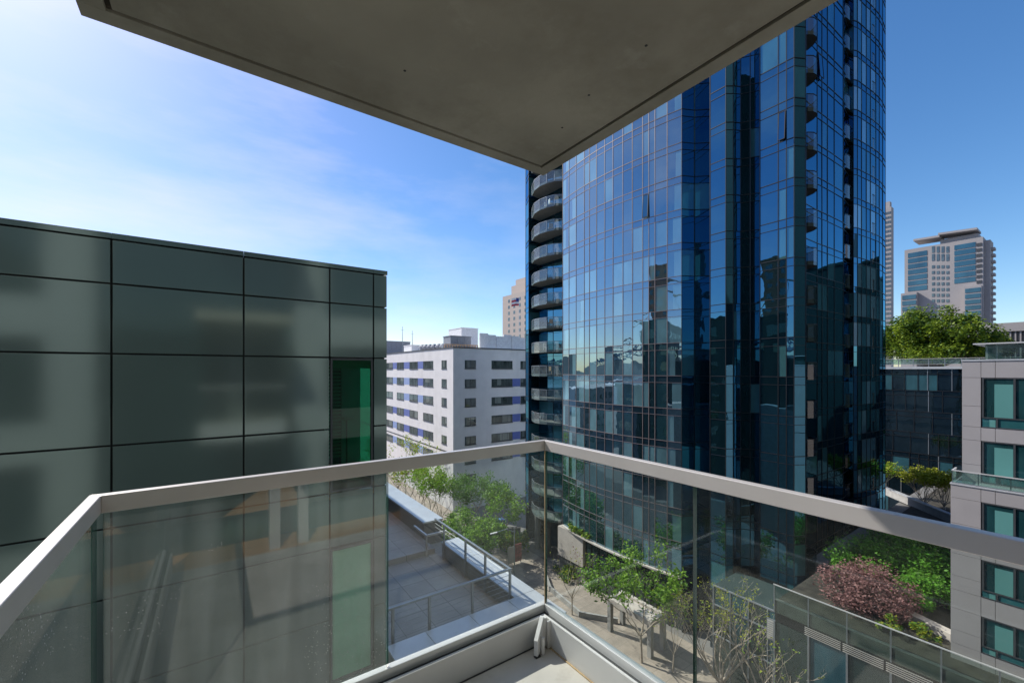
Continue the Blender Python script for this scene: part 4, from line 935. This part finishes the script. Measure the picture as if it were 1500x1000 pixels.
# ================================================================== VEGETATION
def branchy(seed, h, spread, levels=4, r0=.08, mat_='bark', n0=5, trunk=.25, tipn=3, up=.5, sides=5):
    """trunk and limbs as tubes; returns (mesh collector, tip points)"""
    rn = random.Random(seed); mb = MB(); tips = []
    def grow(p, d, ln, r, lev):
        n = 3; pts = [p]; rs = [r]
        for i in range(n):
            d = (d + Vector((rn.gauss(0, .12), rn.gauss(0, .12), rn.gauss(.04, .06)))).normalized(); p = p + d * ln / n; pts.append(p); rs.append(r * (1 - .45 * (i + 1) / n))
            if lev <= 2: tips.append((p.copy(), lev))
        mb.tube(pts, rs, mat_, sides if lev > 1 else 3)
        if lev <= 1: return
        k = rn.randint(2, tipn)
        for i in range(k):
            an = rn.uniform(0, 2 * math.pi); dv = Vector((math.cos(an), math.sin(an), 0))
            nd = (d * (1.0) + dv * spread * rn.uniform(.5, 1.1) + Vector((0, 0, up * .3))).normalized()
            grow(p if rn.random() < .7 else pts[2], nd, ln * rn.uniform(.62, .85), r * .55, lev - 1)
    th = h * trunk; p0 = Vector((0, 0, 0)); top = Vector((rn.uniform(-.1, .1), rn.uniform(-.1, .1), th))
    mb.tube([p0, top * .5, top], [r0 * 1.25, r0 * 1.05, r0], mat_, 7)
    for i in range(n0):
        an = 2 * math.pi * (i + rn.uniform(-.25, .25)) / n0
        d = Vector((math.cos(an) * spread, math.sin(an) * spread, 1)).normalized()
        grow(top - Vector((0, 0, th * .12 * rn.random())), d, h * .30, r0 * .62, levels)
    return mb, tips
def leaves(mb, pts, n, size, mats, seed, jit):
    rn = random.Random(seed)
    for i in range(n):
        c = rn.choice(pts); c = c + Vector((rn.gauss(0, jit), rn.gauss(0, jit), rn.gauss(0, jit * .8)))
        a = Vector((rn.gauss(0, 1), rn.gauss(0, 1), rn.gauss(0, .6))).normalized(); b = a.cross(Vector((rn.gauss(0, 1), rn.gauss(0, 1), rn.gauss(0, 1)))).normalized()
        s = size * rn.uniform(.6, 1.3); m = rn.choice(mats)
        mb.face([c - a * s, c + b * s * .5, c + a * s, c - b * s * .5], m)
def tree(name, loc, h, label, cat='tree', group=None, seed=1, spread=.6, levels=4, nl=1500, ls=.13, mats=('leaf_fresh',), jit=.22, r0=.07, bark='bark', n0=5, trunk=.25, tipn=3, lo=0.):
    t = thing(name, label, cat, group, loc)
    mb, tips = branchy(seed, h, spread, levels, r0, bark, n0, trunk, tipn)
    mz = max(p.z for p, l in tips); sc = h / mz
    mb.v = [(x * sc, y * sc, z * sc) for x, y, z in mb.v]; mb.build('trunk', t)
    if nl:
        lv = MB(); pts = [p * sc for p, l in tips if p.z * sc > lo * h]; leaves(lv, pts, nl, ls, list(mats), seed + 1, jit); lv.build('crown', t)
    return t
def bush(name, loc, rx, ry, rz, label, cat='shrub', group=None, seed=1, n=2500, ls=.12, mats=('leaf_mid',), nclump=14, stem='barkd', z0=.25, rs=(.18, .36), vmin=0.):
    """stems plus leaf clumps spread through an uneven dome"""
    rn = random.Random(seed); t = thing(name, label, cat, group, loc)
    cl = []
    for i in range(nclump):
        an = rn.uniform(0, 2 * math.pi); u = math.sqrt(rn.random()); v = vmin + (1 - vmin) * rn.random()
        cz_ = rz * (z0 + (1 - z0) * v * math.sqrt(max(.05, 1 - u * u * .8)))
        cl.append((Vector((rx * u * math.cos(an) * .85, ry * u * math.sin(an) * .85, cz_)), rn.uniform(*rs)))
    mb = MB()
    for c, r in cl: mb.tube([(c.x * .1, c.y * .1, 0), (c.x * .5, c.y * .5, c.z * .55), tuple(c)], [.05, .03, .012], stem, 4)
    mb.build('stems', t)
    lv = MB(); rr = min(rx, ry, rz * 1.2)
    for i in range(n):
        c, r = rn.choice(cl); q = Vector((rn.gauss(0, 1), rn.gauss(0, 1), rn.gauss(0, .8))); q = q.normalized() * (rn.random() ** .45) * r * rr * 1.25
        p = c + q
        if p.z < .05: p.z = .05 + rn.random() * .2
        a = Vector((rn.gauss(0, 1), rn.gauss(0, 1), rn.gauss(0, .5))).normalized(); b = a.cross(Vector((rn.gauss(0, .6), rn.gauss(0, .6), 1))).normalized()
        s = ls * rn.uniform(.6, 1.35); lv.face([p - a * s, p + b * s * .55, p + a * s, p - b * s * .55], rn.choice(mats))
    lv.build('crown', t); return t

# plaza trees
def G3(px, py): return PZ(px, py, GZ)
tree('young_tree', G3(940, 970), 8.6, 'young leafy green tree on the walkway beside the stone canopy', seed=21, spread=.75, nl=3000, ls=.15, mats=('leaf_mid', 'leaf_fresh'), jit=.25, r0=.085, lo=.45)
tree('bare_tree', G3(838, 900), 6.6, 'nearly bare young tree by the curved planter on the walkway', seed=33, spread=.5, nl=110, ls=.10, mats=('leaf_yel', 'leaf_red'), r0=.06)
tree('budding_tree', G3(1056, 1020), 8.4, 'bare spreading tree with yellow-green buds, tallest by the podium', seed=41, spread=.66, levels=5, nl=900, ls=.085, mats=('leaf_yel',), r0=.14, n0=8, trunk=.12, lo=.72, jit=.15)
tree('budding_tree', G3(1118, 1060), 7.4, 'bare tree with a few green tufts beneath the louvred podium', seed=45, spread=.75, levels=5, nl=420, ls=.09, mats=('leaf_fresh', 'leaf_yel'), r0=.13, n0=7, trunk=.12, lo=.5, jit=.12)
tree('slender_tree', G3(985, 985), 6.8, 'slender twiggy tree with scattered yellow leaves right of the canopy', seed=52, spread=.55, levels=4, nl=620, ls=.11, mats=('leaf_yel', 'leaf_fresh'), r0=.05, lo=.25, jit=.28)
specs = [(681, 768, 52, 4.0, 'leaf_fresh', 'round bright lime green tree beside the end of the parapet'), (697, 792, 49, 4.4, 'leaf_fresh', 'bright green tree leaning over the terrace railing, left one of the close pair'), (717, 790, 50, 4.6, 'leaf_fresh', 'bright green tree over the terrace railing, right one of the close pair'),
         (690, 730, 60, 8.0, 'leaf_mid', 'shaded tree at the corner of the white building'), (707, 735, 58, 7.0, 'leaf_mid', 'shaded green tree in the middle of the clump by the white building'), (740, 745, 56, 6.5, 'leaf_fresh', 'airy tree with layered sprays against the dark plaza wall')]
for i, (px, py, d, h, lm, lab) in enumerate(specs):
    q = PD(px, py, d); top = q.z + h * .45; hh = top - GZ
    tree('plaza_tree', (q.x, q.y, GZ), hh, lab, group='trees on the plaza', seed=60 + i, spread=.8, nl=2600, ls=.17, mats=(lm, lm, 'leaf_mid'), jit=.32, r0=.11, trunk=.35, lo=.38)
for i, (px, d, h, lm, lab) in enumerate([(630, 58, 10.8, 'leaf_fresh', 'tall young tree with fresh leaves in front of the white wall'), (612, 62, 10.5, 'leaf_yel', 'thin blossoming tree left of the fresh green tree'), (596, 66, 10.0, 'leaf_red', 'thin reddish tree by the street wall'), (583, 72, 12.5, 'leaf_yel', 'yellow-green tree showing between the panel building and the rail'), (646, 60, 8.4, 'leaf_mid', 'twiggy tree casting shadows on the white wall')]):
    q = PD(px, HZ, d)
    tree('street_tree', (q.x, q.y, GZ), h, lab, group='street trees before the white building', seed=80 + i, spread=.5, nl=1100 if i else 1900, ls=.17, mats=(lm, 'leaf_fresh'), jit=.35, r0=.09, trunk=.3, lo=.3)
# hedges
def hedge(name, p0, p1, wd, ht, label, lm, seed, n, zb=GZ):
    rn = random.Random(seed); lv = MB(); p0, p1 = Vector(p0), Vector(p1); d = p1 - p0; sd = Vector((-d.y, d.x)).normalized()
    for i in range(n):
        u = rn.random(); v = rn.uniform(-1, 1) * wd / 2; hz = ht * (rn.random() ** .4) * (1 + .12 * math.sin(u * 23) + .1 * math.sin(u * 51))
        p = p0 + d * u + sd * v; c = Vector((p.x, p.y, zb + hz)); a = Vector((rn.gauss(0, 1), rn.gauss(0, 1), rn.gauss(0, .5))).normalized(); b = a.cross(Vector((rn.gauss(0, .6), rn.gauss(0, .6), 1))).normalized(); s = .15 * rn.uniform(.6, 1.3)
        lv.face([c - a * s, c + b * s * .6, c + a * s, c - b * s * .6], rn.choice(lm))
    return tag(lv.build(name), label, 'hedge')
a, b = PZ(752, 818, GZ), PZ(790, 805, GZ)
hedge('hedge', (30.0, 45.5), (33.4, 43.5), 2.0, 2.2, 'clipped sunlit hedge at the foot of the round balconies', ['leaf_yel', 'leaf_mid'], 5, 2600)
hedge('hedge', (26.0, 44), (24.8, 27), 1.6, 1.0, 'long low green hedge along the near side of the walkway', ['leaf_fresh', 'leaf_mid'], 6, 6000)
hedge('hedge', (22.5, 50), (23.2, 30), 2.6, 1.6, 'wide dark green planting below the terrace parapet', ['leaf_mid', 'leaf_dark'], 7, 6500)
hedge('hedge', (24.5, 62), (25, 49), 2.4, 1.2, 'dark planting strip under the street trees', ['leaf_dark', 'leaf_mid'], 8, 4000)
def grass_patch(x0, y0, x1, y1, seed, n):
    rn = random.Random(seed); lv = MB()
    for i in range(n):
        c = Vector((rn.uniform(x0, x1), rn.uniform(y0, y1), GZ + .01)); an = rn.uniform(0, 6.28); a = Vector((math.cos(an), math.sin(an), 0)) * .05
        lv.face([c - a, c + a, c + Vector((rn.gauss(0, .05), rn.gauss(0, .05), rn.uniform(.1, .25)))], 'grass')
    o = lv.build('lawn_grass'); o['kind'] = 'stuff'; o['label'] = 'short green grass strip beside the walkway'; o['category'] = 'grass'
grass_patch(25.0, 16, 26.6, 33, 4, 9000)
# curved planter and ledge planting
mb = MB(); pc = [PZ(799, 838, GZ + .5), PZ(806, 858, GZ + .5), PZ(850, 895, GZ + .5), PZ(905, 905, GZ + .5)]
for u, v in zip(pc, pc[1:]): mb.bar((u.x, u.y, GZ + .25), (v.x, v.y, GZ + .25), .22, .5, 'rwall')
tag(mb.build('planter_edge'), 'low grey planter edge at the tower base beside the bare tree', 'planter')
pc = PZ(818, 850, GZ)
bush('planter_shrub', (pc.x + 1.5, pc.y, GZ), 1.6, 2.4, 1.0, 'low mixed shrub inside the grey planter edge', seed=9, n=1100, mats=('leaf_dark', 'leaf_mid', 'leaf_yel'))
hedge('ledge_plants', (33.75, YX(838, 33.8) + .4), (33.5, YX(868, 33.8)), .6, .7, 'trailing green plants along the stone base ledge of the tower', ['leaf_fresh', 'leaf_mid', 'leaf_yel'], 12, 900, zb0 - .1)
# stone canopy
cn = thing('stone_canopy', 'pale stone entrance canopy with a recessed top on square legs', 'canopy', loc=(29, 21.4, GZ))
mb = MB(); x1, y1, z1, z0 = 2.1, 4.7, 3.05, 2.6
mb.box(0, 0, z0, .35, y1, z1, 'stone'); mb.box(x1 - .35, 0, z0, x1, y1, z1, 'stone'); mb.box(.351, 0, z0, x1 - .351, .4, z1 - .001, 'stone'); mb.box(.351, y1 - .4, z0, x1 - .351, y1, z1 - .001, 'stone'); mb.box(.351, .401, z0, x1 - .351, y1 - .401, z1 - .22, 'stone'); mb.build('roof', cn, bevel=.015)
for x, y in ((.02, .02), (.02, y1 - .4), (x1 - .4, .02), (x1 - .4, y1 - .4)): mb = MB(); mb.box(x, y, 0.003, x + .38, y + .38, z0 - .002, 'rwall'); mb.build('leg', cn, bevel=.01)
# sign board and lamp post
sp = PZ(753, 826, GZ)
sg = thing('mural_board', 'red and grey printed board standing on the sunny walkway', 'sign board', loc=sp)
mb = MB(); mb.box(-.95, -.06, .25, .05, .06, 2.2, 'stone'); mb.build('plain_panel', sg); mb = MB(); mb.box(.055, -.06, .25, 1.1, .06, 2.35, 'redsign'); mb.build('red_panel', sg)
mb = MB(); mb.bar((-.9, 0, 0), (-.9, 0, .25), .08, .08, 'steel'); mb.bar((1.0, 0, 0), (1.0, 0, .25), .08, .08, 'steel'); mb.build('feet', sg)
lp = PZ(753.5, 850, GZ); d_ = GZ / ((HZ - 850) / F)
ht = (850 - 772) / F * d_
lm = thing('street_lamp', 'slim grey street lamp with a curved arm reaching left', 'street lamp', loc=lp)
mb = MB(); mb.tube([(0, 0, 0), (0, 0, ht)], [.09, .06], 'steel', 8); mb.build('pole', lm)
rv = Vector((CA, -SA, 0))
mb = MB(); mb.tube([Vector((0, 0, ht - .5)), rv * -.9 + Vector((0, 0, ht - .2)), rv * -2.0 + Vector((0, 0, ht - .55))], [.05, .045, .04], 'steel', 6); mb.build('arm', lm)
mb = MB(); mb.bar(rv * -1.9 + Vector((0, 0, ht - .55)), rv * -2.7 + Vector((0, 0, ht - .75)), .28, .12, 'alu_light'); mb.build('lamp_head', lm, bevel=.03)
q = PD(733, 772, 62); bb = thing('blue_bin', 'blue bin under the airy tree by the plaza wall', 'bin', loc=(q.x, q.y, GZ))
mb = MB(); mb.prism([(-.5, -.5), (.5, -.5), (.5, .5), (-.5, .5)], 0, 1.5, 'bluebin'); mb.build('body', bb, bevel=.06); mb = MB(); mb.box(-.55, -.55, 1.502, .55, .55, 1.66, 'bluebin'); mb.build('lid', bb, bevel=.04)
for i, (px, py) in enumerate(((726, 800), (733, 804), (739, 807), (745, 812))):
    p = PZ(px, py, GZ); mb = MB(); mb.tube([(0, 0, 0), (0, 0, .95), (0, 0, 1.05)], [.1, .1, .05], 'darkstone', 10)
    tag(mb.build('bollard', loc=p), 'short dark bollard in the row beside the mural board', 'bollard', 'bollards by the mural board')
for i, (x, y, k, m_) in enumerate(((34.6, 41.2, 13, 'white'), (34.5, 40.3, 13, 'white'), (34.6, 40.5, 12, 'wood'), (34.7, 42.2, 9, 'white'), (34.5, 40.4, 8, 'wood'), (34.7, 41.5, 7, 'white'), (34.6, 40.3, 6, 'wood'), (34.7, 42.4, 4, 'white'))):
    c_ = thing('patio_chair', 'small white patio chair on a round tower balcony' if m_ == 'white' else 'small timber patio chair on a round tower balcony', 'chair', 'chairs on the round tower balconies', (x, y, zlev[k] + .052))
    c_.rotation_euler = (0, 0, i * 1.3)
    B('seat', c_, m_, (-.25, -.25, .40, .25, .25, .46)); B('backrest', c_, m_, (-.25, .21, .465, .25, .26, .95))
    for u in (-.22, .22):
        for v in (-.22, .22): B('leg', c_, m_, (u - .02, v - .02, 0, u + .02, v + .02, .398))
# fence rail behind hedge
mb = MB(); p0, p1 = Vector((29.5, 50, GZ)), Vector((35, 47.5, GZ))
for i in range(12):
    p = p0.lerp(p1, i / 11); mb.bar(p, p + Vector((0, 0, 1.6)), .06, .06, 'mull_d')
mb.bar(p0 + Vector((0, 0, 1.62)), p1 + Vector((0, 0, 1.62)), .08, .08, 'mull_d'); mb.bar(p0 + Vector((0, 0, .9)), p1 + Vector((0, 0, .9)), .05, 1.2, 'tconc')
tag(mb.build('metal_fence'), 'dark metal fence behind the clipped hedge', 'fence')
# garden on the podium
bush('red_maple', (33.2, 8.6, PZ0), 2.3, 2.6, 2.3, 'dusky red Japanese maple spreading behind the glass balustrade', 'tree', seed=101, n=9000, ls=.085, mats=('leaf_red',), nclump=34)
for i, (x, y, rx, h, lab) in enumerate([(37.5, 10.2, 2.2, 2.3, 'dense green shrub left of the red maple by the tower'), (40.5, 9.2, 2.4, 2.7, 'dense bright green shrub directly behind the red maple'), (39.5, 6.7, 2.4, 2.5, 'green shrub right of the red maple'), (43.5, 7.6, 2.5, 2.4, 'dark green shrub at the back right of the garden'), (36.3, 6.4, 1.6, 1.6, 'low green shrub at the maple foot near the garden wall'), (46.5, 9.8, 2.4, 2.0, 'dark low shrub beneath the planter wall')]):
    bush('garden_shrub', (x, y, PZ0), rx, rx, h, lab, group='shrubs in the roof garden', seed=110 + i, n=5200, ls=.10, mats=('leaf_gar', 'leaf_gar', 'leaf_mid'), nclump=26)
for i, (x, y, lab) in enumerate([(31.6, 5.8, 'small leafy potted plant near the balustrade end'), (31.2, 7.0, 'sparse plant tuft below the maple against the balustrade')]):
    bush('garden_plant', (x, y, PZ0), .7, .7, .9, lab, seed=130 + i, n=500, ls=.08, mats=('leaf_mid', 'leaf_yel'), nclump=8)
q = PZ(1352, 737, -14.4); tree('yellow_bush', (q.x, q.y, PZ0), 4.5, 'yellow-green topped bush with bare pale stems, left one in front of the dark glass', 'bush', 'yellow-green bushes in the garden', seed=140, spread=.55, levels=5, nl=3000, ls=.11, mats=('leaf_yel',), r0=.07, n0=8, trunk=.06, lo=.55, jit=.16)
q = PZ(1384, 741, -14.4); tree('yellow_bush', (q.x, q.y, PZ0), 4.4, 'yellow-green topped bush with bare pale stems, right one against the grey building', 'bush', 'yellow-green bushes in the garden', seed=143, spread=.5, levels=5, nl=3000, ls=.11, mats=('leaf_yel',), r0=.07, n0=8, trunk=.06, lo=.55, jit=.16)
q = PZ(1282, 712, -14.0); tree('yellow_bush', (q.x, q.y - .8, PZ0), 4.0, 'small yellow-green tree beside the glass tower edge', 'bush', seed=147, spread=.4, levels=4, nl=1500, ls=.12, mats=('leaf_yel', 'leaf_fresh'), r0=.06, n0=6, trunk=.2, lo=.4)
# roof trees on the low-rise
q = PD(1368, HZ, 88)
bush('round_roof_tree', (q.x, q.y, .6), 10.6, 10.6, 12.0, 'large round dense green tree on the roof beyond the dark glass low-rise', 'tree', seed=150, n=40000, ls=.27, mats=('leaf_roof', 'leaf_roof', 'leaf_roof', 'leaf_dark'), nclump=230, z0=.12, rs=(.09, .17), vmin=.15)
q = PD(1452, HZ, 92)
bush('small_roof_tree', (q.x, q.y, .6), 3.8, 3.8, 7.2, 'smaller round green tree right of the large roof tree', 'tree', seed=155, n=6500, ls=.28, mats=('leaf_roof', 'leaf_dark'), nclump=40, z0=.3, rs=(.16, .28), vmin=.4)
